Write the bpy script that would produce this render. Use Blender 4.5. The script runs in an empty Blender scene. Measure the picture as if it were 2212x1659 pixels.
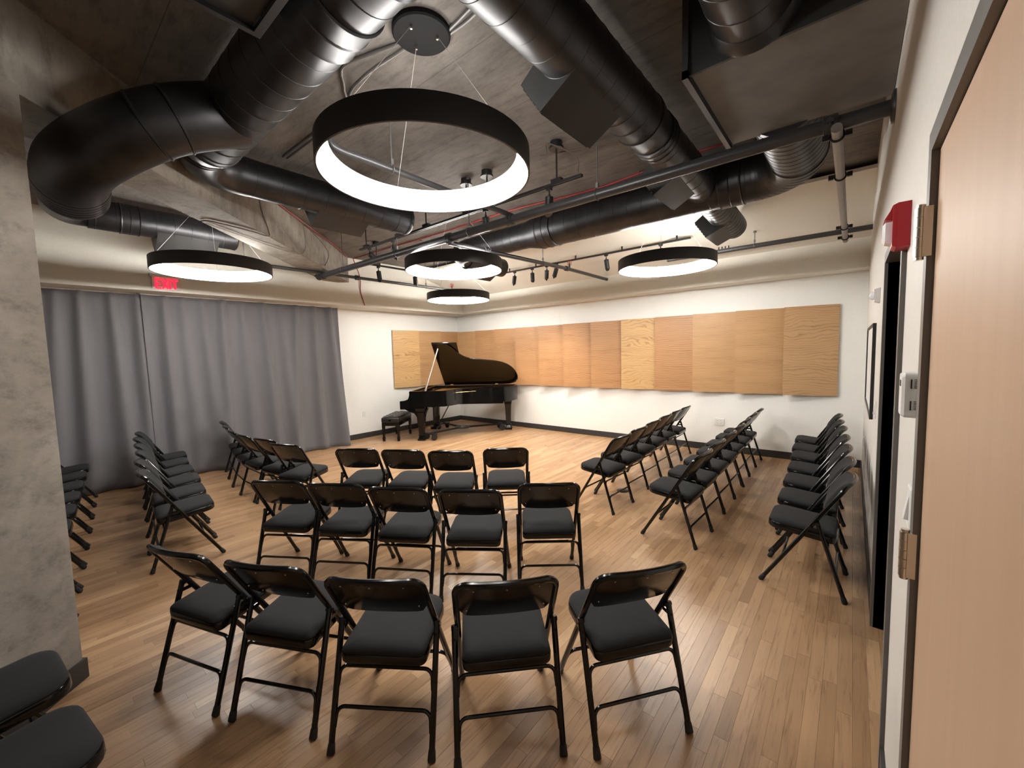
import bpy, math, random
from mathutils import Vector, Matrix

R = math.radians
PI = math.pi
rnd = random.Random(7)
SC = bpy.context.scene
COL = SC.collection

# ------------------------------------------------------------------ camera
F_PX, YAW, PITCH, ROLL, CAM_H = 883.128, 0.694398, 0.0762902, 0.0260243, 1.65
_f = Vector((-math.sin(YAW) * math.cos(PITCH), math.cos(YAW) * math.cos(PITCH), -math.sin(PITCH)))
_r = Vector((math.cos(YAW), math.sin(YAW), 0))
_d = _f.cross(_r)
RIGHT = math.cos(ROLL) * _r + math.sin(ROLL) * _d
DOWN = -math.sin(ROLL) * _r + math.cos(ROLL) * _d
cam = bpy.data.cameras.new('camera')
cam.sensor_fit = 'HORIZONTAL'
cam.sensor_width = 36.0
cam.lens = F_PX / 2212 * 36.0
cam.clip_start = 0.02
cam_o = bpy.data.objects.new('camera', cam)
COL.objects.link(cam_o)
cam_o.matrix_world = Matrix(((RIGHT.x, -DOWN.x, -_f.x, 0), (RIGHT.y, -DOWN.y, -_f.y, 0),
                             (RIGHT.z, -DOWN.z, -_f.z, CAM_H), (0, 0, 0, 1)))
SC.camera = cam_o

# ------------------------------------------------------------------ world, exposure
world = bpy.data.worlds.new('world')
SC.world = world
world.use_nodes = True
world.node_tree.nodes['Background'].inputs[0].default_value = (0.9, 0.95, 1.0, 1)
world.node_tree.nodes['Background'].inputs[1].default_value = 0.05
SC.view_settings.view_transform = 'Standard'
SC.view_settings.look = 'None'
SC.view_settings.gamma = 1.0
SC.view_settings.use_curve_mapping = False
SC.view_settings.exposure = 1.2
RING_EMIT = 33.0
SPOT_W = 55.0

# room dimensions (m)
XR, XL, YB, YF = 0.138, -7.591, 7.048, -2.6     # right wall, left wall, back wall, wall behind the camera
CZ = 3.43                                        # underside of the concrete slab
SOF = 2.585                                      # underside of the drywall soffits
XS, YS = -7.03, 6.718                            # faces of the soffits


# ------------------------------------------------------------------ materials
def mat(name, base=(.5, .5, .5), rough=.5, metal=0.0, spec=.5, coat=0.0, sheen=0.0):
    m = bpy.data.materials.new(name)
    m.use_nodes = True
    b = m.node_tree.nodes['Principled BSDF']
    b.inputs['Base Color'].default_value = (*base, 1)
    b.inputs['Roughness'].default_value = rough
    b.inputs['Metallic'].default_value = metal
    b.inputs['Specular IOR Level'].default_value = spec
    b.inputs['Coat Weight'].default_value = coat
    b.inputs['Sheen Weight'].default_value = sheen
    return m


def nodes(m):
    nt = m.node_tree
    return nt, nt.nodes, nt.links, nt.nodes['Principled BSDF']


def N(nt, kind, **kw):
    n = nt.nodes.new(kind)
    for k, v in kw.items():
        if k in n.inputs:
            n.inputs[k].default_value = v
        else:
            setattr(n, k, v)
    return n


def ramp(nt, stops):
    n = nt.nodes.new('ShaderNodeValToRGB')
    e = n.color_ramp.elements
    while len(e) < len(stops):
        e.new(0.5)
    for i, (p, c) in enumerate(stops):
        e[i].position = p
        e[i].color = (*c, 1)
    return n


def mapped(nt, scale, src='Object'):
    tc = nt.nodes.new('ShaderNodeTexCoord')
    mp = nt.nodes.new('ShaderNodeMapping')
    mp.inputs['Scale'].default_value = scale
    nt.links.new(tc.outputs[src], mp.inputs['Vector'])
    return mp


def noisy(name, c0, c1, scale=(1, 1, 1), nscale=8, detail=6, rough=.7, bump=0.0, lo=.35, hi=.65, **kw):
    m = mat(name, c0, rough, **kw)
    nt, nn, lk, b = nodes(m)
    mp = mapped(nt, scale)
    n = N(nt, 'ShaderNodeTexNoise', Scale=nscale, Detail=detail, Roughness=.6)
    lk.new(mp.outputs[0], n.inputs['Vector'])
    r = ramp(nt, [(lo, c0), (hi, c1)])
    lk.new(n.outputs[0], r.inputs[0])
    lk.new(r.outputs[0], b.inputs['Base Color'])
    if bump:
        bp = N(nt, 'ShaderNodeBump', Strength=bump, Distance=.01)
        lk.new(n.outputs[0], bp.inputs['Height'])
        lk.new(bp.outputs[0], b.inputs['Normal'])
    return m


def concrete(name, c0, c1, c2, joints=False, streak=(1, 1, 1)):
    m = mat(name, c0, .82)
    nt, nn, lk, b = nodes(m)
    mp = mapped(nt, (1, 1, 1))
    big = N(nt, 'ShaderNodeTexNoise', Scale=1.1, Detail=8, Roughness=.65, Distortion=.6)
    lk.new(mp.outputs[0], big.inputs['Vector'])
    r = ramp(nt, [(.30, c0), (.5, c1), (.72, c2)])
    lk.new(big.outputs[0], r.inputs[0])
    mp2 = mapped(nt, streak)
    fine = N(nt, 'ShaderNodeTexNoise', Scale=7, Detail=10, Roughness=.72)
    lk.new(mp2.outputs[0], fine.inputs['Vector'])
    fr = ramp(nt, [(.25, (.45, .44, .42)), (.5, (1, 1, 1)), (.8, (1.25, 1.25, 1.22))])
    lk.new(fine.outputs[0], fr.inputs[0])
    mul = N(nt, 'ShaderNodeMix', data_type='RGBA', blend_type='MULTIPLY')
    mul.inputs[0].default_value = 1
    lk.new(r.outputs[0], mul.inputs[6])
    lk.new(fr.outputs[0], mul.inputs[7])
    out = mul.outputs[2]
    bp = N(nt, 'ShaderNodeBump', Strength=.35, Distance=.02)
    lk.new(fine.outputs[0], bp.inputs['Height'])
    if joints:
        # board-form joints of the slab, running along x every 0.61 m
        sep = nn.new('ShaderNodeSeparateXYZ')
        tc = nn.new('ShaderNodeTexCoord')
        lk.new(tc.outputs['Object'], sep.inputs[0])
        d = N(nt, 'ShaderNodeMath', operation='DIVIDE')
        lk.new(sep.outputs[1], d.inputs[0])
        d.inputs[1].default_value = .61
        fr_ = N(nt, 'ShaderNodeMath', operation='FRACT')
        lk.new(d.outputs[0], fr_.inputs[0])
        lt = N(nt, 'ShaderNodeMath', operation='LESS_THAN')
        lk.new(fr_.outputs[0], lt.inputs[0])
        lt.inputs[1].default_value = .010
        mj = N(nt, 'ShaderNodeMix', data_type='RGBA')
        fac = N(nt, 'ShaderNodeMath', operation='MULTIPLY')
        lk.new(lt.outputs[0], fac.inputs[0])
        fac.inputs[1].default_value = .55
        lk.new(fac.outputs[0], mj.inputs[0])
        lk.new(out, mj.inputs[6])
        mj.inputs[7].default_value = (.05, .04, .035, 1)
        out = mj.outputs[2]
    lk.new(out, b.inputs['Base Color'])
    lk.new(bp.outputs[0], b.inputs['Normal'])
    return m


def plank_mat():
    m = mat('oak_flooring', (.4, .25, .13), .34)
    nt, nn, lk, b = nodes(m)
    at = N(nt, 'ShaderNodeAttribute', attribute_name='tone')
    tc = nn.new('ShaderNodeTexCoord')
    off = N(nt, 'ShaderNodeVectorMath', operation='MULTIPLY_ADD')
    cmb = nn.new('ShaderNodeCombineXYZ')
    lk.new(at.outputs['Fac'], cmb.inputs[0])
    lk.new(at.outputs['Fac'], cmb.inputs[1])
    lk.new(at.outputs['Fac'], cmb.inputs[2])
    lk.new(cmb.outputs[0], off.inputs[0])
    off.inputs[1].default_value = (37.0, 91.0, 53.0)
    lk.new(tc.outputs['Object'], off.inputs[2])
    mp = N(nt, 'ShaderNodeMapping')
    mp.inputs['Scale'].default_value = (26, 1.5, 1)
    lk.new(off.outputs[0], mp.inputs['Vector'])
    g = N(nt, 'ShaderNodeTexNoise', Scale=2.2, Detail=8, Roughness=.65, Distortion=.9)
    lk.new(mp.outputs[0], g.inputs['Vector'])
    gr = ramp(nt, [(.26, (.50, .40, .32)), (.46, (.97, .97, .97)), (.75, (1.12, 1.1, 1.06))])
    lk.new(g.outputs[0], gr.inputs[0])
    tr = ramp(nt, [(0, (.30, .170, .085)), (.3, (.37, .216, .112)), (.65, (.43, .260, .140)), (1, (.53, .34, .190))])
    lk.new(at.outputs['Fac'], tr.inputs[0])
    mul = N(nt, 'ShaderNodeMix', data_type='RGBA', blend_type='MULTIPLY')
    mul.inputs[0].default_value = 1
    lk.new(tr.outputs[0], mul.inputs[6])
    lk.new(gr.outputs[0], mul.inputs[7])
    # scattered knots
    v = N(nt, 'ShaderNodeTexNoise', Scale=5.5, Detail=2, Roughness=.5)
    lk.new(off.outputs[0], v.inputs['Vector'])
    kr = ramp(nt, [(.70, (1, 1, 1)), (.80, (.42, .33, .27))])
    lk.new(v.outputs[0], kr.inputs[0])
    mul2 = N(nt, 'ShaderNodeMix', data_type='RGBA', blend_type='MULTIPLY')
    mul2.inputs[0].default_value = 1
    lk.new(mul.outputs[2], mul2.inputs[6])
    lk.new(kr.outputs[0], mul2.inputs[7])
    lk.new(mul2.outputs[2], b.inputs['Base Color'])
    rr = N(nt, 'ShaderNodeMapRange')
    rr.inputs[3].default_value = .27
    rr.inputs[4].default_value = .42
    lk.new(g.outputs[0], rr.inputs[0])
    lk.new(rr.outputs[0], b.inputs['Roughness'])
    return m


def veneer_mat(name, light, dark, grain, wob):
    """horizontal-grain oak veneer; grain = number of streaks, wob = cathedral figure"""
    m = mat(name, light, .42)
    nt, nn, lk, b = nodes(m)
    oi = nn.new('ShaderNodeObjectInfo')
    tc = nn.new('ShaderNodeTexCoord')
    off = N(nt, 'ShaderNodeVectorMath', operation='MULTIPLY_ADD')
    cmb = nn.new('ShaderNodeCombineXYZ')
    for i in range(3):
        lk.new(oi.outputs['Random'], cmb.inputs[i])
    lk.new(cmb.outputs[0], off.inputs[0])
    off.inputs[1].default_value = (17.0, 3.0, 29.0)
    lk.new(tc.outputs['Object'], off.inputs[2])
    mp = N(nt, 'ShaderNodeMapping')
    mp.inputs['Scale'].default_value = (1.5, 1, 2.6)
    lk.new(off.outputs[0], mp.inputs['Vector'])
    n1 = N(nt, 'ShaderNodeTexNoise', Scale=1.5, Detail=3, Roughness=.45)
    lk.new(mp.outputs[0], n1.inputs['Vector'])
    sp = nn.new('ShaderNodeSeparateXYZ')
    lk.new(off.outputs[0], sp.inputs[0])

    def op(kind, a_, b_=None, c_=None):
        m_ = N(nt, 'ShaderNodeMath', operation=kind)
        for i_, v_ in enumerate((a_, b_, c_)):
            if v_ is None:
                continue
            if isinstance(v_, (int, float)):
                m_.inputs[i_].default_value = v_
            else:
                lk.new(v_, m_.inputs[i_])
        return m_.outputs[0]
    ph = op('ADD', op('MULTIPLY', sp.outputs[2], float(grain)), op('MULTIPLY', n1.outputs[0], wob))
    ring = op('POWER', op('ABSOLUTE', op('SINE', op('MULTIPLY', ph, 3.14159))), .55)
    mp2 = N(nt, 'ShaderNodeMapping')
    mp2.inputs['Scale'].default_value = (3.0, 1, 75)
    lk.new(off.outputs[0], mp2.inputs['Vector'])
    n2 = N(nt, 'ShaderNodeTexNoise', Scale=1.6, Detail=5, Roughness=.6)
    lk.new(mp2.outputs[0], n2.inputs['Vector'])
    mp3 = N(nt, 'ShaderNodeMapping')
    mp3.inputs['Scale'].default_value = (.9, 1, 7)
    lk.new(off.outputs[0], mp3.inputs['Vector'])
    n3 = N(nt, 'ShaderNodeTexNoise', Scale=1.3, Detail=3)
    lk.new(mp3.outputs[0], n3.inputs['Vector'])
    v1 = op('MULTIPLY_ADD', ring, .34, op('MULTIPLY', n2.outputs[0], .50))
    v2 = op('MULTIPLY_ADD', n3.outputs[0], .42, v1)
    r = ramp(nt, [(.44, dark), (.70, light), (.92, tuple(min(1, c * 1.08) for c in light))])
    lk.new(v2, r.inputs[0])
    lk.new(r.outputs[0], b.inputs['Base Color'])
    return m


def emit(name, col, strength):
    m = bpy.data.materials.new(name)
    m.use_nodes = True
    nt = m.node_tree
    nt.nodes.clear()
    e = nt.nodes.new('ShaderNodeEmission')
    e.inputs[0].default_value = (*col, 1)
    e.inputs[1].default_value = strength
    o = nt.nodes.new('ShaderNodeOutputMaterial')
    nt.links.new(e.outputs[0], o.inputs[0])
    return m


M = {}
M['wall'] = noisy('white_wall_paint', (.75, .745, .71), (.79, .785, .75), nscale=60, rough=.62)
M['wallr'] = noisy('dimmed_white_wall_paint', (.60, .575, .535), (.64, .615, .575), nscale=60, rough=.62)  # white wall paint darkened to stand in for weaker light on this side
M['soffit'] = noisy('cream_soffit_paint', (.70, .675, .60), (.74, .715, .64), nscale=50, rough=.65)
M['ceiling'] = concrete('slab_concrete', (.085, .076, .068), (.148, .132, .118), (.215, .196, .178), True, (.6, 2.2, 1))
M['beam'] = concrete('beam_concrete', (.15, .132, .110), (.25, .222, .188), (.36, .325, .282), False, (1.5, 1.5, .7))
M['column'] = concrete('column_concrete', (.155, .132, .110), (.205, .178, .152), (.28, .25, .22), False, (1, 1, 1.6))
M['plank'] = plank_mat()
M['subfloor'] = mat('subfloor_brown', (.16, .09, .045), .9)  # plain brown, also used on the battens and soundboard
M['base'] = mat('charcoal_vinyl_base', (.030, .028, .028), .5)
M['blackmetal'] = mat('gloss_black_enamel', (.004, .004, .004), .17, spec=.42)
M['rubber'] = mat('black_rubber', (.008, .008, .008), .6)
M['fabric'] = noisy('charcoal_seat_fabric', (.0075, .0075, .0082), (.0135, .0135, .0145), nscale=420, detail=2, rough=.95, bump=.15)
M['rivet'] = mat('bright_rivet', (.7, .7, .7), .25, 1.0)
M['duct'] = noisy('dark_galvanised_duct', (.042, .042, .045), (.060, .060, .063), nscale=5, detail=5, rough=.40, metal=.85)
M['ductbox'] = noisy('matt_dark_sheet_metal', (.030, .030, .031), (.042, .041, .040), nscale=4, rough=.5, metal=.4)
M['plenum'] = noisy('grey_duct_liner_board', (.12, .115, .105), (.155, .148, .135), nscale=6, rough=.75)
M['pipe'] = mat('charcoal_painted_pipe', (.055, .055, .058), .36, .3)
M['greypipe'] = mat('grey_painted_pipe', (.27, .26, .25), .45)
M['black'] = mat('matt_black_powder_coat', (.010, .010, .011), .42)
M['ringband'] = mat('matt_black_lamp_band', (.014, .014, .015), .5)
M['canopy'] = mat('charcoal_canopy', (.010, .010, .0105), .7, spec=.12)
M['ringlight'] = emit('warm_white_lamp_diffuser', (1.0, .965, .91), RING_EMIT)
M['spotglow'] = emit('spotlight_lens', (1.0, .87, .68), 30.0)
M['wire'] = mat('steel_cable', (.33, .32, .30), .4, .6)
M['steel'] = mat('satin_nickel', (.66, .61, .53), .3, 1.0)
M['conduit'] = mat('galvanised_conduit', (.17, .165, .16), .45, .6)
M['redcable'] = mat('red_alarm_cable', (.33, .018, .018), .5)
M['cable'] = mat('brown_grey_cable', (.10, .075, .06), .6)
M['redplastic'] = mat('red_alarm_plastic', (.42, .010, .022), .35)
M['clear'] = mat('clear_lens', (.85, .85, .88), .12, spec=.6)
M['white'] = mat('white_plastic', (.72, .71, .69), .4)
M['curtain'] = noisy('grey_stage_curtain', (.118, .114, .120), (.150, .145, .152), nscale=300, detail=3, rough=.95, bump=.1, sheen=.2)
M['doorwood'] = noisy('maple_door_veneer', (.44, .285, .180), (.485, .322, .212), (14, 14, .7), 1.6, 6, .50, lo=.3, hi=.7)
M['frame'] = mat('dark_bronze_door_frame', (.135, .125, .115), .45)
M['doorstile'] = mat('dark_inner_door', (.060, .055, .050), .6)
M['piano'] = mat('ebony_polish', (.003, .003, .003), .12, spec=.35)
M['desk'] = mat('desk_panel_reflection', (.16, .065, .028), .15)  # brown painted in for the oak panels' reflection in the gloss desk
M['pianoin'] = mat('ebony_lid_inside', (.006, .004, .003), .12, spec=.38)
M['gold'] = mat('gold_iron_plate', (.75, .42, .16), .35, .6)
M['brass'] = mat('brass', (.72, .52, .22), .28, 1.0)
M['leather'] = mat('black_tufted_leather', (.010, .010, .010), .32)
M['key'] = mat('white_keys', (.8, .78, .72), .3)
M['exitred'] = emit('exit_letters_red', (1.0, .006, .022), 2.6)
M['acrylic'] = mat('frosted_acrylic', (.62, .60, .58), .25)
M['paper'] = mat('whiteboard_sheet', (.70, .71, .70), .3)
M['slot'] = mat('dark_slot', (.03, .03, .03), .7)
VEN = [veneer_mat('oak_veneer_red', (.42, .222, .100), (.25, .112, .044), 34, 4.5),
       veneer_mat('oak_veneer_honey', (.46, .268, .125), (.29, .145, .058), 46, 3.0),
       veneer_mat('oak_veneer_gold', (.54, .335, .150), (.33, .170, .062), 24, 8.0),
       veneer_mat('oak_veneer_tan', (.44, .265, .130), (.29, .158, .070), 26, 6.5)]


# ------------------------------------------------------------------ mesh builder
class MB:
    def __init__(s):
        s.v, s.f, s.sm = [], [], []

    def add(s, verts, faces, smooth=False):
        o = len(s.v)
        s.v += [tuple(p) for p in verts]
        for f in faces:
            s.f.append(tuple(o + i for i in f))
            s.sm.append(smooth)

    def box(s, c, d, rot=None):
        x, y, z = d[0] / 2, d[1] / 2, d[2] / 2
        vs = [Vector((a * x, b * y, e * z)) for a in (-1, 1) for b in (-1, 1) for e in (-1, 1)]
        if rot:
            vs = [rot @ p for p in vs]
        vs = [p + Vector(c) for p in vs]
        s.add(vs, [(0, 1, 3, 2), (4, 6, 7, 5), (0, 4, 5, 1), (2, 3, 7, 6), (0, 2, 6, 4), (1, 5, 7, 3)])

    def b2(s, a, b):
        s.box([(a[i] + b[i]) / 2 for i in range(3)], [abs(b[i] - a[i]) for i in range(3)])

    def loft(s, loops, caps=(True, True), smooth=True, closed=True):
        n = len(loops[0])
        o = len(s.v)
        for l in loops:
            s.v += [tuple(p) for p in l]
        for k in range(len(loops) - 1):
            for i in range(n if closed else n - 1):
                j = (i + 1) % n
                s.f.append((o + k * n + i, o + k * n + j, o + (k + 1) * n + j, o + (k + 1) * n + i))
                s.sm.append(smooth)
        if caps[0]:
            s.f.append(tuple(o + i for i in reversed(range(n)))); s.sm.append(False)
        if caps[1]:
            q = o + (len(loops) - 1) * n
            s.f.append(tuple(q + i for i in range(n))); s.sm.append(False)

    def tube(s, pts, r, n=12, caps=True, closed=False):
        """tube along a path; r a radius or one per point"""
        P = [Vector(p) for p in pts]
        k = len(P)
        rs = r if isinstance(r, (list, tuple)) else [r] * k
        T = []
        for i in range(k):
            if closed:
                t = P[(i + 1) % k] - P[i - 1]
            elif i == 0:
                t = P[1] - P[0]
            elif i == k - 1:
                t = P[-1] - P[-2]
            else:
                t = (P[i + 1] - P[i]).normalized() + (P[i] - P[i - 1]).normalized()
            T.append(t.normalized())
        up = Vector((0, 0, 1)) if abs(T[0].z) < .9 else Vector((1, 0, 0))
        a = T[0].cross(up).normalized()
        loops = []
        for i in range(k):
            a = (a - T[i] * a.dot(T[i])).normalized()
            b = T[i].cross(a)
            loops.append([P[i] + rs[i] * (math.cos(q) * a + math.sin(q) * b) for q in (2 * PI * j / n for j in range(n))])
        if closed:
            loops.append(loops[0])
            s.loft(loops, (False, False))
        else:
            s.loft(loops, (caps, caps))

    def cyl(s, a, b, r, n=14):
        s.tube([a, b], r, n)

    def prism(s, poly, a, b, axis=2, smooth=False):
        """extrude a 2d polygon along axis between a and b"""
        def P(p, h):
            if axis == 2:
                return (p[0], p[1], h)
            if axis == 1:
                return (p[0], h, p[1])
            return (h, p[0], p[1])
        s.loft([[P(p, a) for p in poly], [P(p, b) for p in poly]], smooth=smooth)

    def lathe(s, prof, n=32, c=(0, 0, 0), closed_prof=False, smooth=True):
        loops = []
        for (r, z) in prof:
            loops.append([(c[0] + r * math.cos(2 * PI * j / n), c[1] + r * math.sin(2 * PI * j / n), c[2] + z) for j in range(n)])
        if closed_prof:
            loops.append(loops[0])
            s.loft(loops, (False, False), smooth)
        else:
            s.loft(loops, (True, True), smooth)

    def mesh(s, name, m, sharp=35):
        me = bpy.data.meshes.new(name)
        me.from_pydata(s.v, [], s.f)
        me.polygons.foreach_set('use_smooth', s.sm)
        me.update()
        import bmesh
        bm = bmesh.new()
        bm.from_mesh(me)
        bmesh.ops.recalc_face_normals(bm, faces=bm.faces)
        bm.to_mesh(me)
        bm.free()
        if any(s.sm):
            me.set_sharp_from_angle(angle=R(sharp))
        if m:
            me.materials.append(m)
        return me

    def build(s, name, m, parent=None, loc=None, sharp=35):
        o = bpy.data.objects.new(name, s.mesh(name, m, sharp))
        COL.objects.link(o)
        if parent:
            o.parent = parent
        if loc:
            o.location = loc
        return o


def tag(o, label=None, cat=None, group=None, kind=None):
    if label: o['label'] = label
    if cat: o['category'] = cat
    if group: o['group'] = group
    if kind: o['kind'] = kind
    return o


def thing(name, label, cat, loc=(0, 0, 0), rz=0, group=None):
    o = bpy.data.objects.new(name, None)
    o.empty_display_size = .1
    COL.objects.link(o)
    o.location = loc
    o.rotation_euler = (0, 0, rz)
    return tag(o, label, cat, group)


def struct(name, mb, m, parent=None, label=None, **kw):
    o = mb.build(name, m, parent, **kw)
    if not parent:
        tag(o, label, None, None, 'structure')
    elif label:
        o['label'] = label
    return o


def copy_tree(root, loc, rz, label=None, group=None):
    r = root.copy()
    COL.objects.link(r)
    r.location = loc
    r.rotation_euler = (0, 0, rz)
    if label: r['label'] = label
    if group: r['group'] = group
    for ch in list(root.children):
        c = ch.copy()
        COL.objects.link(c)
        c.parent = r
        for g in list(ch.children):
            d = g.copy()
            COL.objects.link(d)
            d.parent = c
    return r


def rrect(w, d, r, n=5, cx=0, cy=0):
    """rounded rectangle loop, full sizes w (x) and d (y); r = radius or 4 radii (+x+y, -x+y, -x-y, +x-y)"""
    rs = r if isinstance(r, (list, tuple)) else (r,) * 4
    out = []
    for k, (sx, sy) in enumerate(((1, 1), (-1, 1), (-1, -1), (1, -1))):
        q = rs[k]
        ox, oy = cx + sx * (w / 2 - q), cy + sy * (d / 2 - q)
        for i in range(n + 1):
            a = k * PI / 2 + i * PI / 2 / n
            out.append((ox + q * math.cos(a), oy + q * math.sin(a)))
    return out


def spline(pts, per=8):
    """Catmull-Rom through points"""
    P = [Vector(p) for p in pts]
    P = [2 * P[0] - P[1]] + P + [2 * P[-1] - P[-2]]
    out = []
    for i in range(1, len(P) - 2):
        a, b, c, d = P[i - 1], P[i], P[i + 1], P[i + 2]
        for k in range(per):
            t = k / per
            out.append(.5 * ((2 * b) + (c - a) * t + (2 * a - 5 * b + 4 * c - d) * t * t + (3 * b - a - 3 * c + d) * t ** 3))
    out.append(P[-2])
    return out


ORD = ['first', 'second', 'third', 'fourth', 'fifth', 'sixth', 'seventh', 'eighth', 'ninth', 'tenth', 'eleventh', 'twelfth', 'thirteenth']

# ================================================================== SETTING
# ---- floor: strip oak, boards along y
PW = .057


def in_view(x, y, z=0.0):
    d = Vector((x, y, z - CAM_H))
    q = d.dot(_f)
    if q < .3:
        return None
    u, v = F_PX * d.dot(RIGHT) / q, F_PX * d.dot(DOWN) / q
    if abs(u) > 1106 or abs(v) > 829:
        return None
    return q


mb = MB()
mb.b2((XL - .2, YF - .2, -.12), (XR + .35, YB + .2, -.0185))
floor = struct('floor', mb, M['subfloor'], label='oak strip floor with boards running towards the panelled wall')
boards = []
x = XL
while x < XR + .10:
    x1 = min(x + PW, XR + .12)
    y = YF - rnd.random() * .9
    while y < YB:
        ln = rnd.choice((.32, .45, .6, .75, .95, 1.2)) * (0.9 + .2 * rnd.random())
        y1 = min(y + ln, YB)
        if y1 > YF:
            boards.append((x, x1, max(y, YF), y1, min(1, max(0, rnd.gauss(.52, .23)))))
        y = y1
    x = x1


def board_geo(b, mbx, gap=.0002):
    x0, x1, y0, y1, t = b
    z1, z0, c = 0.0, -.018, .0005
    a = [(x0 + gap, y0 + gap, z0), (x1 - gap, y0 + gap, z0), (x1 - gap, y1 - gap, z0), (x0 + gap, y1 - gap, z0)]
    e = [(p[0], p[1], z1 - c) for p in a]
    g = [(x0 + gap + c, y0 + gap + c, z1), (x1 - gap - c, y0 + gap + c, z1), (x1 - gap - c, y1 - gap - c, z1), (x0 + gap + c, y1 - gap - c, z1)]
    mbx.loft([a, e, g], (False, True), smooth=False)


def set_tone(me, vals):
    a = me.attributes.new('tone', 'FLOAT', 'FACE')
    a.data.foreach_set('value', vals)


scored = []
for b in boards:
    cx, cy = (b[0] + b[1]) / 2, (b[2] + b[3]) / 2
    q = in_view(cx, cy)
    scored.append(((b[3] - b[2]) / q ** 3 if q else 0, b))
scored.sort(key=lambda t: -t[0])
for i, (s_, b) in enumerate(scored[:300]):
    mb = MB()
    board_geo(b, mb)
    o = mb.build('plank', M['plank'], floor)
    set_tone(o.data, [b[4]] * len(mb.f))
mb = MB()
tones = []
for s_, b in scored[300:]:
    k = len(mb.f)
    board_geo(b, mb)
    tones += [b[4]] * (len(mb.f) - k)
o = mb.build('plank', M['plank'], floor)
set_tone(o.data, tones)
o['kind'] = 'stuff'

# ---- walls
mb = MB(); mb.b2((XL - .15, YB, 0), (XR + .35, YB + .15, CZ + .2))
struct('wall_back', mb, M['wall'], label='white back wall carrying the long run of oak panels')
mb = MB(); mb.b2((XL - .15, YF - .15, 0), (XL, YB, CZ + .2))
struct('wall_left', mb, M['wall'], label='white left wall behind the curtain and the piano')
mb = MB(); mb.b2((XL - .15, YF - .15, 0), (XR + .35, YF, CZ + .2))
struct('wall_front', mb, M['wall'], label='white wall behind the viewpoint')
# right wall with two door openings
FD0, FD1, ND0, ND1, DH = 2.055, 3.065, .42, 1.362, 2.085
mb = MB()
T = .16
mb.b2((XR, FD1, 0), (XR + T, YB, CZ + .2))
mb.b2((XR, ND1 + .05, 0), (XR + T, FD0, CZ + .2))
mb.b2((XR, YF, 0), (XR + T, ND0 - .05, CZ + .2))
mb.b2((XR, FD0, DH), (XR + T, FD1, CZ + .2))
mb.b2((XR, ND0 - .05, DH + .05), (XR + T, ND1 + .05, CZ + .2))
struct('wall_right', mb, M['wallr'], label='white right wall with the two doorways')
# ceiling slab
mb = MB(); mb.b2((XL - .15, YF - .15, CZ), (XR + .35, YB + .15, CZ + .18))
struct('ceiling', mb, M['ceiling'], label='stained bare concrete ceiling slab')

# ---- soffits
mb = MB(); mb.b2((XL, YF, SOF - .01), (XS, YB, CZ))
struct('trim_1', mb, M['soffit'], label='cream drywall soffit above the grey curtain')
mb = MB()
mb.prism([(YB, SOF), (YS, SOF), (YS, 2.95), (5.42, 3.34), (5.42, 3.375), (YB, 3.375)], XS, XR, axis=0)
struct('trim_2', mb, M['soffit'], label='cream soffit with sloping top above the oak panels')

# ---- diagonal beam and column (the building frame is turned 45 degrees to the room)
q = math.sqrt(.5)


def nt_(n, t):          # n = across, t = along the beam away from the camera (towards -x +y)
    return (n * q - t * q, n * q + t * q)


mb = MB()
mb.prism([nt_(-2.163, -2.2), nt_(-2.163, 7.6), nt_(-2.535, 7.6), nt_(-2.535, -2.2)], 2.967, CZ)
struct('trim_3', mb, M['beam'], label='concrete beam crossing the ceiling diagonally to the left wall')
mb = MB()
te = (3.06 + .10) * q
mb.prism([nt_(-2.098, te), nt_(-2.098, te - 2.6), nt_(-2.68, te - 2.6), nt_(-2.68, te)], 0, 2.967)
struct('wall_column', mb, M['column'], label='pale concrete column at the left edge of the view')
mb = MB()
mb.prism([nt_(-2.085, te + .013), nt_(-2.085, te - 2.6), nt_(-2.0979, te - 2.6), nt_(-2.0979, te + .013)], 0, .105)
mb.prism([nt_(-2.098, te + .013), nt_(-2.098, te + .0001), nt_(-2.68, te + .0001), nt_(-2.68, te + .013)], 0, .105)
struct('baseboard_column', mb, M['base'], label='charcoal baseboard round the concrete column')

# ---- baseboards
for nm, a, b, lab in (('baseboard_back', (XL, YB - .012, 0), (XR, YB, .105), 'charcoal baseboard under the oak panels'),
                      ('baseboard_left', (XL, YF, 0), (XL + .012, YB - .012, .105), 'charcoal baseboard along the left wall')):
    mb = MB(); mb.b2(a, b)
    struct(nm, mb, M['base'], label=lab)
mb = MB()
mb.b2((XR - .012, FD1 + .06, 0), (XR, YB - .012, .105))
mb.b2((XR - .012, ND1 + .11, 0), (XR, FD0 - .06, .105))
struct('baseboard_right', mb, M['base'], label='charcoal baseboard along the right wall between the doors')

# ---- doors
d2 = thing('door_2', None, None, (XR, FD0, 0)); tag(d2, 'dark framed doorway halfway along the right wall', kind='structure')


def door_frame(parent, w, proud=.014):
    mb = MB()
    for y0, y1 in ((-.05, .0), (w, w + .05)):
        mb.b2((-proud, y0, 0), (T, y1, DH + .05))
    mb.b2((-proud, 0, DH), (T, w, DH + .05))
    for y0, y1 in ((0, .014), (w - .014, w)):
        mb.b2((.058, y0, 0), (.10, y1, DH))
    mb.b2((.058, .014, DH - .014), (.10, w - .014, DH))
    return mb.build('door_frame', M['frame'], parent)


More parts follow.
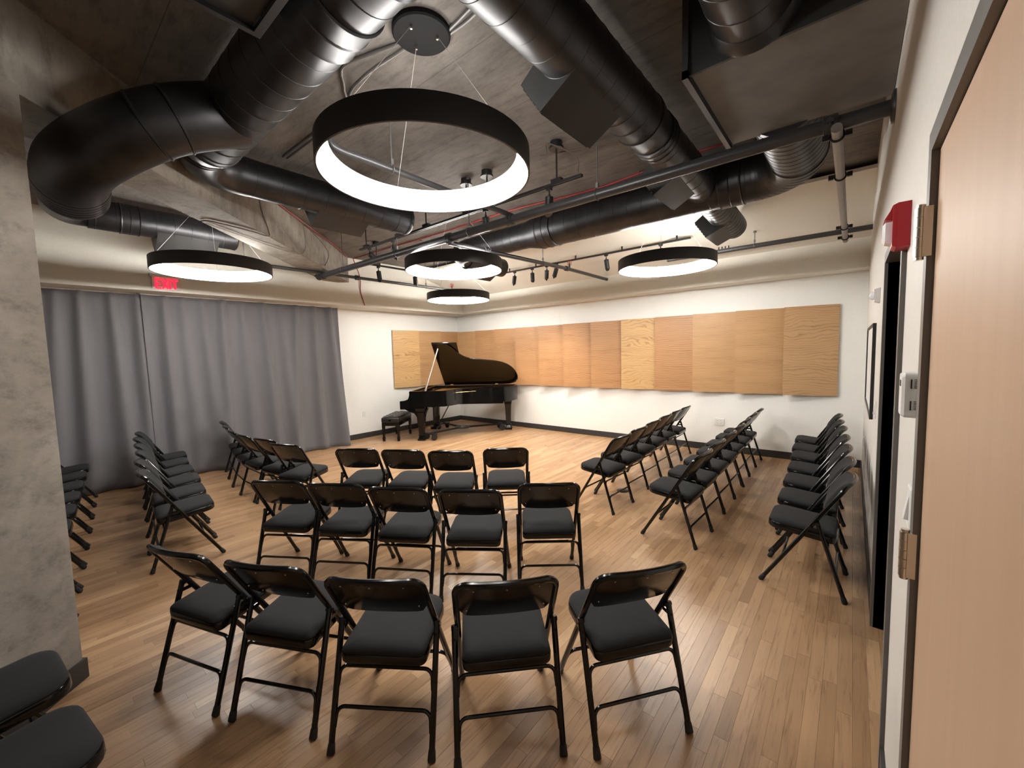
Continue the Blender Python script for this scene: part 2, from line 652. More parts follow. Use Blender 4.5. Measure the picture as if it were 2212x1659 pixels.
door_frame(d2, FD1 - FD0)
mb = MB(); mb.b2((.104, .006, .008), (.146, FD1 - FD0 - .006, DH - .004))
mb.build('door_leaf', M['doorstile'], d2)
mb = MB(); mb.tube([(.104, .07, 1.0), (.06, .07, 1.0), (.055, .09, 1.0), (.055, .19, 1.0)], .009, 10)
mb.build('door_handle', M['steel'], d2)

d1 = thing('door_1', None, None, (XR, ND0, 0)); tag(d1, 'pale maple door with satin hinges in the right foreground', kind='structure')
W1 = ND1 - ND0
mb = MB()
mb.b2((-.012, -.05, 0), (T, 0, DH + .05))
mb.b2((-.012, W1, 0), (T, W1 + .05, DH + .05))
mb.b2((-.012, 0, DH), (T, W1, DH + .05))
mb.build('door_frame', M['frame'], d1)
mb = MB(); mb.b2((.002, .003, .008), (.046, W1 - .004, DH - .004))
mb.build('door_leaf', M['doorwood'], d1)
for z in (1.905, 1.127, .34):
    mb = MB()
    k = 5
    for i in range(k):
        z0 = z - .0565 + i * .0226
        mb.cyl((-.024, W1 + .008, z0 + .0008), (-.024, W1 + .008, z0 + .0218), .0105, 16)
    for s_ in (-1, 1):
        mb.cyl((-.024, W1 + .008, z + s_ * .0565), (-.024, W1 + .008, z + s_ * .063), .0085, 12)
    hg = mb.build('hinge', M['steel'], d1)
    mb = MB()
    mb.b2((-.020, W1 - .0035, z - .0565), (-.004, W1 - .0005, z + .0565))
    mb.b2((-.024, W1 + .001, z - .0565), (-.0005, W1 + .004, z + .0565))
    mb.build('leaf_plate', M['steel'], hg)
mb = MB(); mb.tube([(.002, .065, 1.0), (-.045, .065, 1.0), (-.05, .09, 1.0), (-.05, .18, 1.0)], .009, 10)
mb.build('door_handle', M['steel'], d1)

# ================================================================== RING LAMPS
def ring_lamp(x, y, label):
    t = thing('ring_pendant_lamp', label, 'pendant lamp', (x, y, 2.645), 0, 'ring lamps over the hall')
    n = 72
    mb = MB()
    mb.lathe([(.5775, .0), (.5785, .002), (.5785, .128), (.5765, .130), (.508, .130), (.508, .127), (.5735, .127), (.5735, .004), (.5675, .004), (.5675, .0)], n, closed_prof=True)
    mb.build('lamp_band', M['ringband'], t, sharp=30)
    mb = MB()
    mb.lathe([(.573, .0045), (.573, .1265), (.512, .1265), (.5665, .0045)], n, closed_prof=True)
    mb.build('diffuser', M['ringlight'], t, sharp=30)
    hz = CZ - 2.645
    cy = 0.0 if y < 5.3 else -.22
    mb = MB()
    mb.lathe([(0.001, hz - .032), (.150, hz - .032), (.158, hz - .024), (.158, hz - .001), (.001, hz - .001)], 40, (0, cy, 0))
    cn = mb.build('canopy', M['canopy'], t)
    for k in range(3):
        a = R(-78 + 120 * k)
        top = (.085 * math.cos(a), cy + .085 * math.sin(a), hz - .03)
        bot = (.545 * math.cos(a), .545 * math.sin(a), .130)
        mb = MB(); mb.cyl(top, bot, .0013, 6)
        mb.build('suspension_cable', M['wire'], t)
        mb = MB(); mb.lathe([(.001, -.012), (.006, -.012), (.008, 0), (.008, .01), (.001, .01)], 10, (top[0], top[1], top[2] - .006))
        mb.build('cable_grip', M['steel'], cn)
    return t


for x, y, lab in ((-1.874, 1.551, 'large black ring pendant lamp overhead, nearest the viewer'),
                  (-5.668, 1.517, 'black ring pendant lamp in front of the exit sign by the curtain'),
                  (-3.731, 3.445, 'black ring pendant lamp in the middle of the five'),
                  (-5.685, 5.331, 'black ring pendant lamp farthest away, above the grand piano'),
                  (-1.824, 5.258, 'black ring pendant lamp near the right end of the oak panels')):
    ring_lamp(x, y, lab)


# ================================================================== DUCTS
def seam_profile(pts, r, step=.15, h=.0020, first=.04):
    """subdivide a polyline and raise a thin rib every step"""
    P = [Vector(p) for p in pts]
    out, rr = [P[0]], [r]
    s = 0.0
    nxt = first
    for a, b in zip(P, P[1:]):
        L = (b - a).length
        d = (b - a) / L
        while nxt < s + L - .012:
            c = a + d * (nxt - s)
            for o_, k in ((-.0035, 0), (-.0018, h), (.0018, h), (.0035, 0)):
                out.append(c + d * o_); rr.append(r + k)
            nxt += step
        s += L
        out.append(b); rr.append(r)
    return out, rr


def duct_run(parent, name, pts, r, step=.15, n=40, first=.05, m='duct'):
    P, rr = seam_profile(pts, r, step, first=first)
    mb = MB(); mb.tube(P, rr, n)
    return mb.build(name, M[m], parent, sharp=20)


def collar(parent, a, b, r, name='duct_collar', m='duct', n=40):
    a, b = Vector(a), Vector(b)
    d = (b - a)
    mb = MB()
    mb.tube([a, a + d * .02, a + d * .08, a + d * .48, a + d * .5, a + d * .52, a + d * .92, a + d * .98, b],
            [r, r + .009, r + .004, r + .004, r + .009, r + .004, r + .004, r + .009, r], n)
    return mb.build(name, M[m], parent, sharp=20)


def diffuser_y(parent, xc, zc, r, y0, y1, dx=-.16, dz=-.275):
    """side outlet box under a duct running along y: flat underside, outlet facing down to -x"""
    A = (xc + .71 * r, zc - .71 * r)
    B = (xc + dx, zc + dz)
    C = (B[0] - .125, B[1] + .185)
    D = (B[0] - .02, B[1] + .262)
    E_ = (xc - .05, zc + .06)
    mb = MB(); mb.prism([A, B, C, D, E_, (xc, zc)], y0, y1, axis=1)
    bx = mb.build('outlet_box', M['ductbox'], parent)
    ux, uz = C[0] - B[0], C[1] - B[1]
    L = math.hypot(ux, uz)
    ux, uz = ux / L, uz / L
    nx, nz = -uz, ux
    if nx > 0: nx, nz = -nx, -nz
    mb = MB()
    k = 6
    for i in range(k):
        f0, f1 = (i + .2) / k * L, (i + .7) / k * L
        p = [(B[0] + ux * f0, B[1] + uz * f0), (B[0] + ux * f1, B[1] + uz * f1),
             (B[0] + ux * f1 + nx * .008, B[1] + uz * f1 + nz * .008), (B[0] + ux * f0 + nx * .008, B[1] + uz * f0 + nz * .008)]
        mb.prism(p, y0 + .02, y1 - .02, axis=1)
    g = mb.build('outlet_louver', M['black'], bx)
    g['kind'] = 'stuff'
    return bx


# duct 1 along x, reducing and turning into duct 3 along y, with a branch under the beam
t = thing('ventilation_duct', 'large dark round duct from top centre, with left branch and elbow under the ceiling', 'duct')
duct_run(t, 'duct_section', [(.10, .96, 3.165), (-3.42, .96, 3.165)], .18, .155)
collar(t, (-1.62, .96, 3.165), (-1.86, .96, 3.165), .183)
collar(t, (-1.20, .96, 3.165), (-1.36, .96, 3.165), .183)
mb = MB(); mb.tube([(-3.40, .96, 3.165), (-3.44, .96, 3.17), (-3.55, .96, 3.185), (-3.58, .96, 3.188)], [.184, .181, .160, .157], 40)
mb.build('duct_reducer', M['duct'], t, sharp=50)
el = [(-3.57, .96, 3.19)] + [(-3.66 - .34 * math.sin(a), 1.30 - .34 * math.cos(a), 3.195) for a in [R(90) * i / 14 for i in range(15)]] + [(-4.0, 1.36, 3.195)]
mb = MB(); mb.tube(el, .1545, 40)
mb.build('duct_elbow', M['duct'], t, sharp=60)
for i in range(3):
    mb = MB(); xx = -3.575 - i * .035
    mb.tube([(xx, .96, 3.19), (xx - .006, .96, 3.19), (xx - .014, .96, 3.19), (xx - .02, .96, 3.19)], [.155, .161, .161, .155], 40)
    mb.build('duct_band', M['duct'], t)
duct_run(t, 'duct_section', [(-4.0, 1.34, 3.195), (-4.0, 2.96, 3.195)], .1515, .20)
mb = MB(); mb.tube([(-4.0, 2.925, 3.195), (-4.0, 2.94, 3.195), (-4.0, 2.97, 3.195), (-4.0, 2.98, 3.195)], [.152, .156, .156, .150], 40)
mb.build('duct_end_cap', M['duct'], t)
diffuser_y(t, -4.0, 3.195, .1515, 1.94, 2.47, -.13, -.255)
br = spline([(-2.93, .97, 3.14), (-2.99, .70, 3.03), (-3.07, .52, 2.93), (-3.22, .37, 2.83), (-3.40, .30, 2.785), (-3.58, .285, 2.765), (-3.64, .285, 2.762)], 8)
mb = MB(); mb.tube(br, .172, 40)
b1 = mb.build('duct_branch', M['duct'], t, sharp=60)
P_ = [Vector(p) for p in br]
for i0 in (9, 14):
    mb = MB(); a, d_ = P_[i0], (P_[i0 + 1] - P_[i0]).normalized()
    mb.tube([a - d_ * .008, a - d_ * .004, a + d_ * .004, a + d_ * .008], [.1715, .178, .178, .1715], 40)
    mb.build('duct_band', M['duct'], b1)
go = [(-3.64 - .048 * i, .285 + .004 * i, 2.762 - .002 * i) for i in range(6)]
for i in range(5):
    mb = MB()
    a, b = Vector(go[i]), Vector(go[i + 1])
    d_ = b - a
    mb.tube([a, a + d_ * .12, a + d_ * .88, b], [.168, .1745, .1745, .168], 40)
    mb.build('elbow_gore', M['duct'], t)
mb = MB(); mb.tube(spline([go[-1], (-4.05, .32, 2.77), (-4.5, .35, 2.87), (-5.2, .36, 3.05), (-5.8, .36, 3.17), (-6.06, .44, 3.195), (-6.1, .58, 3.2)], 6), .14, 32)
mb.build('duct_section', M['duct'], t, sharp=60)

# duct 5 along y by the left wall
t = thing('ventilation_duct', 'slim dark round duct running above the ring lamp by the curtain', 'duct')
duct_run(t, 'duct_section', [(-6.1, .56, 3.2), (-6.1, 1.86, 3.2)], .152, .16)
mb = MB(); mb.tube([(-6.1, 1.84, 3.2), (-6.1, 1.87, 3.2), (-6.1, 1.88, 3.2)], [.153, .156, .148], 32)
mb.build('duct_end_cap', M['duct'], t)
collar(t, (-6.1, .80, 3.2), (-6.1, .96, 3.2), .153)
diffuser_y(t, -6.1, 3.2, .152, 1.10, 1.68, -.13, -.30)

# duct 2 along y
t = thing('ventilation_duct', 'dark round duct running away overhead to the right of the large ring lamp', 'duct')
duct_run(t, 'duct_section', [(-1.14, -1.2, 3.185), (-1.14, 2.78, 3.185)], .165, .15)
mb = MB(); mb.tube([(-1.14, 2.76, 3.185), (-1.14, 2.80, 3.185), (-1.14, 2.93, 3.18), (-1.14, 2.98, 3.18)], [.170, .168, .150, .152], 40)
mb.build('duct_reducer', M['duct'], t, sharp=50)
duct_run(t, 'duct_section', [(-1.14, 2.96, 3.18), (-1.14, 4.30, 3.165)], .150, .17)
collar(t, (-1.14, 2.98, 3.18), (-1.14, 3.10, 3.18), .152)
diffuser_y(t, -1.14, 3.185, .165, 1.85, 2.38)
diffuser_y(t, -1.14, 3.175, .150, 3.45, 3.96, -.16, -.255)

# duct 4 along x near the back wall, with stubs and the spiral elbow from the plenum
t = thing('ventilation_duct', 'long dark round duct running along the oak panel wall under the ceiling', 'duct')
Z4 = 3.17
duct_run(t, 'duct_section', [(-.72, 4.36, Z4), (-2.98, 4.36, Z4)], .202, .155)
collar(t, (-2.84, 4.36, Z4), (-3.06, 4.36, Z4), .205)
mb = MB(); mb.tube([(-3.05, 4.36, Z4), (-3.10, 4.36, Z4), (-3.27, 4.36, Z4), (-3.31, 4.36, Z4)], [.204, .203, .166, .164], 40)
mb.build('duct_reducer', M['duct'], t, sharp=50)
duct_run(t, 'duct_section', [(-3.30, 4.36, Z4), (-4.42, 4.36, Z4)], .161, .13)
mb = MB()
mb.tube([(-4.40, 4.36, Z4)] + [(-4.44 - .22 * math.sin(a), 4.58 - .22 * math.cos(a), Z4 - .02 * i / 10) for i, a in enumerate([R(90) * i / 10 for i in range(11)])], .158, 32)
mb.build('duct_elbow', M['duct'], t, sharp=60)
duct_run(t, 'duct_stub', [(-4.66, 4.57, 3.12), (-4.66, 5.40, 3.10)], .150, .13)
diffuser_y(t, -4.66, 3.105, .15, 4.75, 5.23, -.12, -.235)
duct_run(t, 'duct_stub', [(-1.14, 4.40, 3.13), (-1.14, 5.62, 3.09)], .138, .09)
diffuser_y(t, -1.14, 3.10, .138, 5.03, 5.56, -.16, -.215)
collar(t, (-.80, 4.36, Z4), (-1.00, 4.36, Z4), .206)
k = 9
cx, cy, rr = -.72, 4.02, .345
for i in range(k):
    a0, a1 = R(90) * i / k, R(90) * (i + 1) / k
    p0 = Vector((cx + rr * math.sin(a0), cy + rr * math.cos(a0), Z4))
    p1 = Vector((cx + rr * math.sin(a1), cy + rr * math.cos(a1), Z4))
    d_ = p1 - p0
    mb = MB(); mb.tube([p0 - d_ * .02, p0 + d_ * .10, p1 - d_ * .10, p1 + d_ * .02], [.196, .203, .203, .196], 40)
    mb.build('elbow_gore', M['duct'], t)
duct_run(t, 'spiral_section', [(cx + rr, cy, Z4), (cx + rr, 3.18, Z4)], .195, .075, first=.03)

# plenum box on the right, with its collar duct
t = thing('duct_plenum', 'big grey rectangular duct plenum against the right wall overhead', 'duct')
mb = MB(); mb.b2((-.665, 2.27, 3.02), (XR - .002, 3.20, 3.37))
pb = mb.build('plenum_case', M['plenum'], t)
mb = MB()
mb.b2((-.672, 2.255, 3.012), (XR - .004, 2.27, 3.38))
mb.build('end_panel', M['ductbox'], t)
mb = MB()
for a, b in (((-.700, 2.24, 2.995), (-.672, 3.215, 3.035)), ((-.700, 2.24, 2.995), (-.672, 2.275, 3.40)), ((-.700, 3.185, 2.995), (-.672, 3.215, 3.40))):
    mb.b2(a, b)
mb.build('flange', M['pipe'], t)
duct_run(t, 'collar_duct', [(-.385, 2.27, 3.19), (-.385, -1.0, 3.19)], .175, .16)
mb = MB(); mb.tube([(-.385, 2.256, 3.19), (-.385, 2.25, 3.19), (-.385, 2.20, 3.19), (-.385, 2.19, 3.19)], [.20, .20, .184, .176], 40)
mb.build('duct_collar', M['duct'], t, sharp=50)
mb = MB(); mb.b2((-.62, 2.24, 2.85), (-.612, 2.248, 2.86))

# second plenum above the viewer, corner showing at upper left
t = thing('duct_plenum', 'dark rectangular duct corner hanging at the top left of the view', 'duct')
mb = MB(); mb.b2((-1.90, -.9, 2.985), (-1.22, .70, 3.30))
mb.build('plenum_case', M['ductbox'], t)
mb = MB()
mb.b2((-1.915, -.9, 2.965), (-1.89, .735, 2.983))
mb.b2((-1.89, .705, 2.965), (-1.22, .735, 2.983))
mb.b2((-1.915, .705, 2.983), (-1.89, .735, 3.31))
mb.build('flange', M['black'], t)


# ================================================================== PIPES
def coupling(parent, c, axis, r, n=20, name='coupling', bolts=True):
    mb = MB()
    c = Vector(c)
    d = Vector(axis).normalized()
    mb.tube([c - d * .035, c - d * .03, c + d * .03, c + d * .035], [r + .003, r + .014, r + .014, r + .003], n)
    if bolts:
        s_ = d.cross(Vector((0, 0, 1))).normalized()
        for k in (-1, 1):
            p = c + s_ * k * (r + .022)
            mb.box(p, (.03, .03, .022))
            mb.cyl(p - Vector((0, 0, .024)), p + Vector((0, 0, .024)), .006, 8)
    return mb.build(name, M['pipe'], parent)


def hanger(parent, p, z0, z1, r):
    mb = MB()
    mb.cyl((p[0], p[1], z0 + r), (p[0], p[1], z1), .0055, 8)
    mb.tube([(p[0], p[1] + (r + .004) * math.cos(a), z0 + (r + .004) * math.sin(a)) for a in [2 * PI * i / 18 for i in range(18)]], .003, 6, closed=True)
    mb.box((p[0], p[1], z0 + r + .03), (.02, .02, .035))
    mb.lathe([(.001, -.02), (.018, -.02), (.018, 0), (.001, 0)], 10, (p[0], p[1], z1))
    return mb.build('hanger_rod', M['conduit'], parent)


def hanger_x(parent, p, z0, z1, r):
    mb = MB()
    mb.cyl((p[0], p[1], z0 + r), (p[0], p[1], z1), .0055, 8)
    mb.tube([(p[0] + (r + .004) * math.cos(a), p[1], z0 + (r + .004) * math.sin(a)) for a in [2 * PI * i / 18 for i in range(18)]], .003, 6, closed=True)
    mb.box((p[0], p[1], z0 + r + .03), (.02, .02, .035))
    return mb.build('hanger_rod', M['conduit'], parent)


def sprinkler(parent, p):
    x_, y_, z_ = p
    mb = MB()
    mb.cyl((x_, y_, z_), (x_, y_, z_ + .05), .014, 10)
    mb.lathe([(.001, .05), (.013, .05), (.010, .07), (.001, .07)], 10, p)
    mb.lathe([(.001, .098), (.022, .098), (.022, .102), (.001, .102)], 12, p)
    mb.cyl((x_, y_, z_ + .07), (x_, y_, z_ + .1), .003, 6)
    s_ = mb.build('sprinkler_head', M['pipe'], parent)
    mb = MB()
    for zz in (.048, .078, .108):
        mb.tube([(x_ + .032 * math.cos(a), y_ + .032 * math.sin(a), z_ + zz) for a in [2 * PI * i / 14 for i in range(14)]], .002, 5, closed=True)
    for k in range(6):
        a = 2 * PI * k / 6
        mb.cyl((x_ + .032 * math.cos(a), y_ + .032 * math.sin(a), z_ + .046), (x_ + .032 * math.cos(a), y_ + .032 * math.sin(a), z_ + .11), .002, 5)
    mb.build('wire_guard', M['redcable'], s_)


ZP = 2.89
t = thing('sprinkler_pipe', 'thick charcoal main pipe crossing the whole room from the right wall', 'pipe')
mb = MB(); mb.cyl((XR - .003, 3.045, ZP), (-6.33, 3.045, ZP), .040, 24)
mb.build('pipe', M['pipe'], t)
for x in (-2.50, -3.36, -.13, -6.22, -6.31):
    coupling(t, (x, 3.045, ZP), (1, 0, 0), .040)
for x in (-1.60, -4.3, -3.05, -5.6):
    hanger(t, (x, 3.045), ZP, CZ - .001, .041)
mb = MB(); mb.lathe([(.001, 0), (.085, 0), (.08, .012), (.05, .018), (.001, .018)], 24)
o = mb.build('wall_escutcheon', M['pipe'], t, (XR - .001, 3.045, ZP)); o.rotation_euler = (0, R(-90), 0)

t = thing('sprinkler_pipe', 'dark branch pipe running along the left wall past the beam end', 'pipe')
mb = MB(); mb.cyl((-6.20, 1.62, 2.925), (-6.20, 6.716, 2.925), .024, 18)
mb.build('pipe', M['pipe'], t)
coupling(t, (-6.20, 3.60, 2.925), (0, 1, 0), .024)
for y in (2.0, 5.0):
    hanger_x(t, (-6.20, y), 2.925, CZ - .001, .025)
sprinkler(t, (-6.20, 5.65, 2.945))
sprinkler(t, (-6.20, 1.65, 2.945))

t = thing('sprinkler_pipe', 'dark branch pipe ending at the soffit beside the track spotlights', 'pipe')
mb = MB(); mb.tube([(-3.36, 3.045, ZP - .045), (-3.36, 3.12, ZP - .045), (-3.36, 5.35, ZP + .008), (-3.36, 6.716, ZP + .004)], .026, 18)
mb.build('pipe', M['pipe'], t)
coupling(t, (-3.36, 3.62, ZP - .03), (0, 1, 0), .026)
coupling(t, (-3.36, 5.40, ZP + .008), (0, 1, 0), .024, bolts=False)
sprinkler(t, (-3.36, 5.48, ZP + .03))
hanger_x(t, (-3.36, 4.78), ZP - .005, CZ - .001, .027)
mb = MB(); mb.b2((-3.385, 3.2, ZP - .095), (-3.335, 3.75, ZP - .073)); mb.box((-3.36, 3.45, ZP - .11), (.04, .05, .03))
mb.build('strut_channel', M['conduit'], t)

t = thing('sprinkler_pipe', 'dark branch pipe seen through the large ring lamp', 'pipe')
mb = MB(); mb.tube(spline([(-2.565, 1.345, 3.05), (-2.563, 1.35, 3.01), (-2.557, 1.38, 2.975), (-2.55, 1.45, 2.963)], 5) + [(-2.54, 1.6, 2.962), (-2.50, 3.045, 2.935)], .023, 18)
mb.build('pipe', M['pipe'], t)
hanger_x(t, (-2.53, 1.78), 2.958, CZ - .001, .024)
sprinkler(t, (-2.565, 1.345, 3.03))

t = thing('sprinkler_pipe', 'charcoal pipe hung under the sloping soffit at the far right', 'pipe')
mb = MB(); mb.cyl((XR - .003, 6.12, 2.932), (-2.1, 6.12, 2.932), .029, 20)
mb.build('pipe', M['pipe'], t)
hanger(t, (-1.0, 6.12), 2.932, 3.118, .030)
mb = MB()
for i in range(4):
    mb.cyl((-1.42 + i * .04, 6.12, 2.955), (-1.42 + i * .04, 6.12, 2.99), .008, 8)
mb.build('bolt', M['pipe'], t)

t = thing('strut_pipe', 'pale grey pipe clamped beneath the dark pipes by the right wall', 'pipe')
mb = MB(); mb.cyl((-.10, 2.93, 2.822), (-.10, 6.33, 2.868), .026, 20)
mb.build('pipe', M['greypipe'], t)
for y in (3.045, 3.80, 5.55, 6.12):
    z_ = 2.822 + (y - 2.93) * .0135
    mb = MB()
    mb.tube([(-.10 + .032 * math.cos(a), y, z_ + .032 * math.sin(a)) for a in [2 * PI * i / 20 for i in range(20)]], .006, 6, closed=True)
    for k in (-1, 1):
        mb.box((-.10 + k * .052, y, z_), (.03, .02, .03))
    mb.build('pipe_clamp', M['black'], t)

# conduits and cables
t = thing('alarm_cable', 'thin red cable running along the ceiling behind the main pipe', 'cable')
mb = MB(); mb.tube(spline([(-.60, 4.075, CZ - .012), (-1.3, 4.07, CZ - .012), (-2.2, 4.18, CZ - .012), (-3.3, 4.06, CZ - .012), (-4.6, 4.07, CZ - .012), (-6.0, 4.02, CZ - .012), (-6.95, 3.98, CZ - .02)], 8), .009, 8)
mb.build('cable', M['redcable'], t)
mb = MB()
for x in (-1.7, -2.75, -3.9, -5.2):
    mb.box((x, 4.12, CZ - .008), (.02, .04, .014))
mb.build('cable_clip', M['conduit'], t)
bx_ = lambda t_, z, o_=.012: (*nt_(-2.163 + o_, t_), z)
t = thing('wiring', 'bundle of brown cables drooping along the concrete beam', 'cable')
for pts, r_, m_ in (([bx_(4.3, 3.405), bx_(5.2, 3.41), bx_(5.9, 3.385), bx_(6.8, 3.41), bx_(7.45, 3.385)], .008, 'cable'),
                    ([bx_(4.3, 3.40, .02), bx_(5.6, 3.395, .02), bx_(6.6, 3.415, .025), bx_(7.5, 3.40, .02)], .007, 'redcable'),
                    ([bx_(4.55, 3.40), bx_(4.6, 3.20), bx_(4.72, 3.03), bx_(4.70, 2.962), (*nt_(-2.22, 4.5), 2.955), (*nt_(-2.42, 4.2), 2.957), (*nt_(-2.52, 4.2), 2.957)], .006, 'cable'),
                    ([bx_(5.68, 3.39), bx_(5.72, 3.15), bx_(5.60, 2.99), (*nt_(-2.2, 5.4), 2.957), (*nt_(-2.35, 4.9), 2.957), (*nt_(-2.5, 4.25), 2.957)], .0045, 'wire'),
                    ([bx_(5.7, 3.385, .03), bx_(6.3, 3.18, .10), (-6.13, 3.0, 2.945)], .005, 'cable'),
                    ([(-6.95, 3.98, 3.40), (-7.0, 4.12, 3.1), (-7.02, 4.13, 2.85), (-7.02, 4.2, 2.6)], .007, 'redcable')):
    mb = MB(); mb.tube(spline(pts, 7), r_, 8)
    mb.build('cable', M[m_], t)
t = thing('wiring', 'metal flex conduits leaving the canopy of the large ring lamp', 'conduit')
for k, pts in enumerate(([(-2.02, 1.52, CZ - .012), (-2.25, 1.44, CZ - .014), (-2.45, 1.40, CZ - .013), (-2.62, 1.50, CZ - .013), (-2.9, 1.62, CZ - .012), (-3.9, 1.62, CZ - .012)],
                         [(-2.03, 1.56, CZ - .012), (-2.25, 1.52, CZ - .03), (-2.42, 1.50, CZ - .05), (-2.62, 1.55, CZ - .013), (-3.0, 1.66, CZ - .012), (-3.9, 1.655, CZ - .012)],
                         [(-1.76, 1.66, CZ - .012), (-1.60, 1.66, CZ - .014), (-1.30, 1.62, CZ - .013)],
                         [(-1.76, 1.64, CZ - .012), (-1.60, 1.62, CZ - .014), (-1.30, 1.58, CZ - .013)])):
    P, rr = seam_profile(spline(pts, 10), .0085, .016, .0018, .01)
    mb = MB(); mb.tube(spline(pts, 10), .0095, 8)
    mb.build('flex_conduit', M['conduit'], t)
t = thing('wiring', 'thin brown cable looping over the ceiling beside the overhead air duct', 'cable')
for pts, r_ in (([(-1.46, 2.75, CZ - .012), (-1.42, 3.35, CZ - .014), (-1.46, 3.9, CZ - .012)], .009),
                ([(-1.43, 3.5, CZ - .012), (-1.60, 3.36, CZ - .03), (-1.95, 3.22, CZ - .03), (-2.22, 3.15, CZ - .013)], .006),
                ([(-2.15, 3.15, CZ - .012), (-2.0, 2.95, CZ - .05), (-1.80, 3.06, 3.25), (-1.78, 3.06, 3.12)], .0045)):
    mb = MB(); mb.tube(spline(pts, 8), r_, 8)
    mb.build('cable', M['cable'], t)
t = thing('wiring', 'thin steel rod on the ceiling between the duct and the plenum', 'conduit')
mb = MB(); mb.cyl((-.80, 1.0, CZ - .012), (-.98, 2.05, CZ - .012), .007, 8)
mb.build('rod', M['conduit'], t)


# ================================================================== TRACKS AND SPOTLIGHTS
def track(label, a, b, stems, direct=False):
    t = thing('light_track', label, 'light track')
    a, b = Vector(a), Vector(b)
    d = (b - a).normalized()
    s_ = d.cross(Vector((0, 0, 1))).normalized()
    mb = MB()
    loops = []
    for p in (a, b):
        loops.append([p + s_ * u + Vector((0, 0, w)) for u, w in ((-.018, .011), (.018, .011), (.018, -.011), (.008, -.011), (.008, -.002), (-.008, -.002), (-.008, -.011), (-.018, -.011))])
    mb.loft(loops, smooth=False)
    mb.build('rail', M['black'], t)
    for (x, y, top) in stems:
        z0 = a.z + .011
        mb = MB()
        mb.box((x, y, z0 + .014), (.10 if abs(d.x) > .5 else .04, .04 if abs(d.x) > .5 else .10, .028))
        mb.cyl((x, y, z0 + .02), (x, y, top - .05), .0075, 8)
        mb.lathe([(.001, -.062), (.062, -.062), (.064, -.05), (.052, -.049), (.052, -.001), (.001, -.001)], 22, (x, y, top))
        mb.build('stem', M['black'], t)
    return t


def spot(label, top, aim, power=1.0, group='track spotlights'):
    """cylindrical head hanging from a rail; aim = direction the light points"""
    t = thing('track_spotlight', label, 'spotlight', top, 0, group)
    d = Vector(aim).normalized()
    mb = MB(); mb.box((0, 0, -.014), (.045, .03, .028)); mb.box((0, 0, -.005), (.06, .022, .012))
    mb.build('adapter', M['black'], t)
    piv = Vector((0, 0, -.075))
    mb = MB(); mb.cyl((0, 0, -.02), piv, .007, 8); mb.lathe([(.001, -.012), (.012, -.012), (.012, .012), (.001, .012)], 10, piv)
    mb.build('stem', M['black'], t)
    mb = MB()
    a = piv + d * .002
    b = piv + d * .145
    mb.tube([a, a + d * .004, a + d * .03, a + d * .031, a + d * .034, a + d * .035, b - d * .004, b, b - d * .012], [.030, .036, .036, .034, .034, .036, .036, .033, .030], 20)
    hd = mb.build('lamp_head', M['black'], t)
    mb = MB(); mb.tube([b - d * .014, b - d * .0105], .0285, 16)
    mb.build('lens', M['spotglow'], hd)
    l = bpy.data.lights.new('spot_beam', 'SPOT')
    l.energy = SPOT_W * power
    l.color = (1.0, .91, .78)
    l.spot_size = R(100)
    l.spot_blend = .9
    l.shadow_soft_size = .025
    lo = bpy.data.objects.new('spot_beam', l)
    COL.objects.link(lo)
    lo.parent = hd
    lo.location = b + d * .004
    lo.rotation_euler = d.to_track_quat('-Z', 'Y').to_euler()
    return t


TZ = 3.085
track('long black lighting track hung above the main pipe', (-1.745, 3.06, TZ), (-5.15, 3.06, TZ),
      [(-1.99, 3.06, CZ), (-2.80, 3.06, CZ), (-3.09, 3.06, CZ), (-3.75, 3.06, CZ), (-4.28, 3.06, CZ), (-5.0, 3.06, CZ)])
track('black lighting track running towards the piano corner', (-5.77, 3.50, 3.07), (-5.77, 4.95, 3.07),
      [(-5.77, 3.70, CZ), (-5.77, 4.35, CZ), (-5.77, 4.85, CZ)])
sl = lambda y: 2.95 + .297 * (YS - y)
t = track('black lighting track fixed under the sloping soffit before the panels', (-1.72, 5.90, sl(5.9) - .06), (-4.98, 5.90, sl(5.9) - .06), [])
for x in (-1.9, -2.7, -3.5, -4.3, -4.9):
    mb = MB(); mb.cyl((x, 5.9, sl(5.9) - .05), (x, 5.9, sl(5.9) + .002), .012, 10); mb.build('standoff', M['black'], t)
mb = MB(); mb.tube(spline([(-1.78, 5.90, sl(5.9) - .045), (-1.95, 5.92, sl(5.9) - .02), (-2.1, 5.95, sl(5.9) - .035)], 6), .004, 6); mb.build('cable', M['wire'], t)
for x, aim, lab in ((-2.07, (-.1, .05, -1), 'black track spotlight under the rail at the right end of the long track'),
                    (-2.83, (-.25, .25, -1), 'black tilted track spotlight just below the large ring lamp'),
                    (-4.40, (.1, .2, -1), 'black track spotlight on the long track, beside the duct end'),
                    (-4.93, (.2, .75, -.75), 'black track spotlight tilted upwards at the left end of the long track')):
    spot(lab, (x, 3.06, TZ - .011), aim)
for y, aim, lab in ((3.72, (.12, .05, -1), 'black track spotlight at the near end of the piano track'),
                    (4.42, (.02, .05, -1), 'black track spotlight half hidden under the middle ring lamp'),
                    ):
    spot(lab, (-5.77, y, 3.059), aim)
zt = sl(5.9) - .071
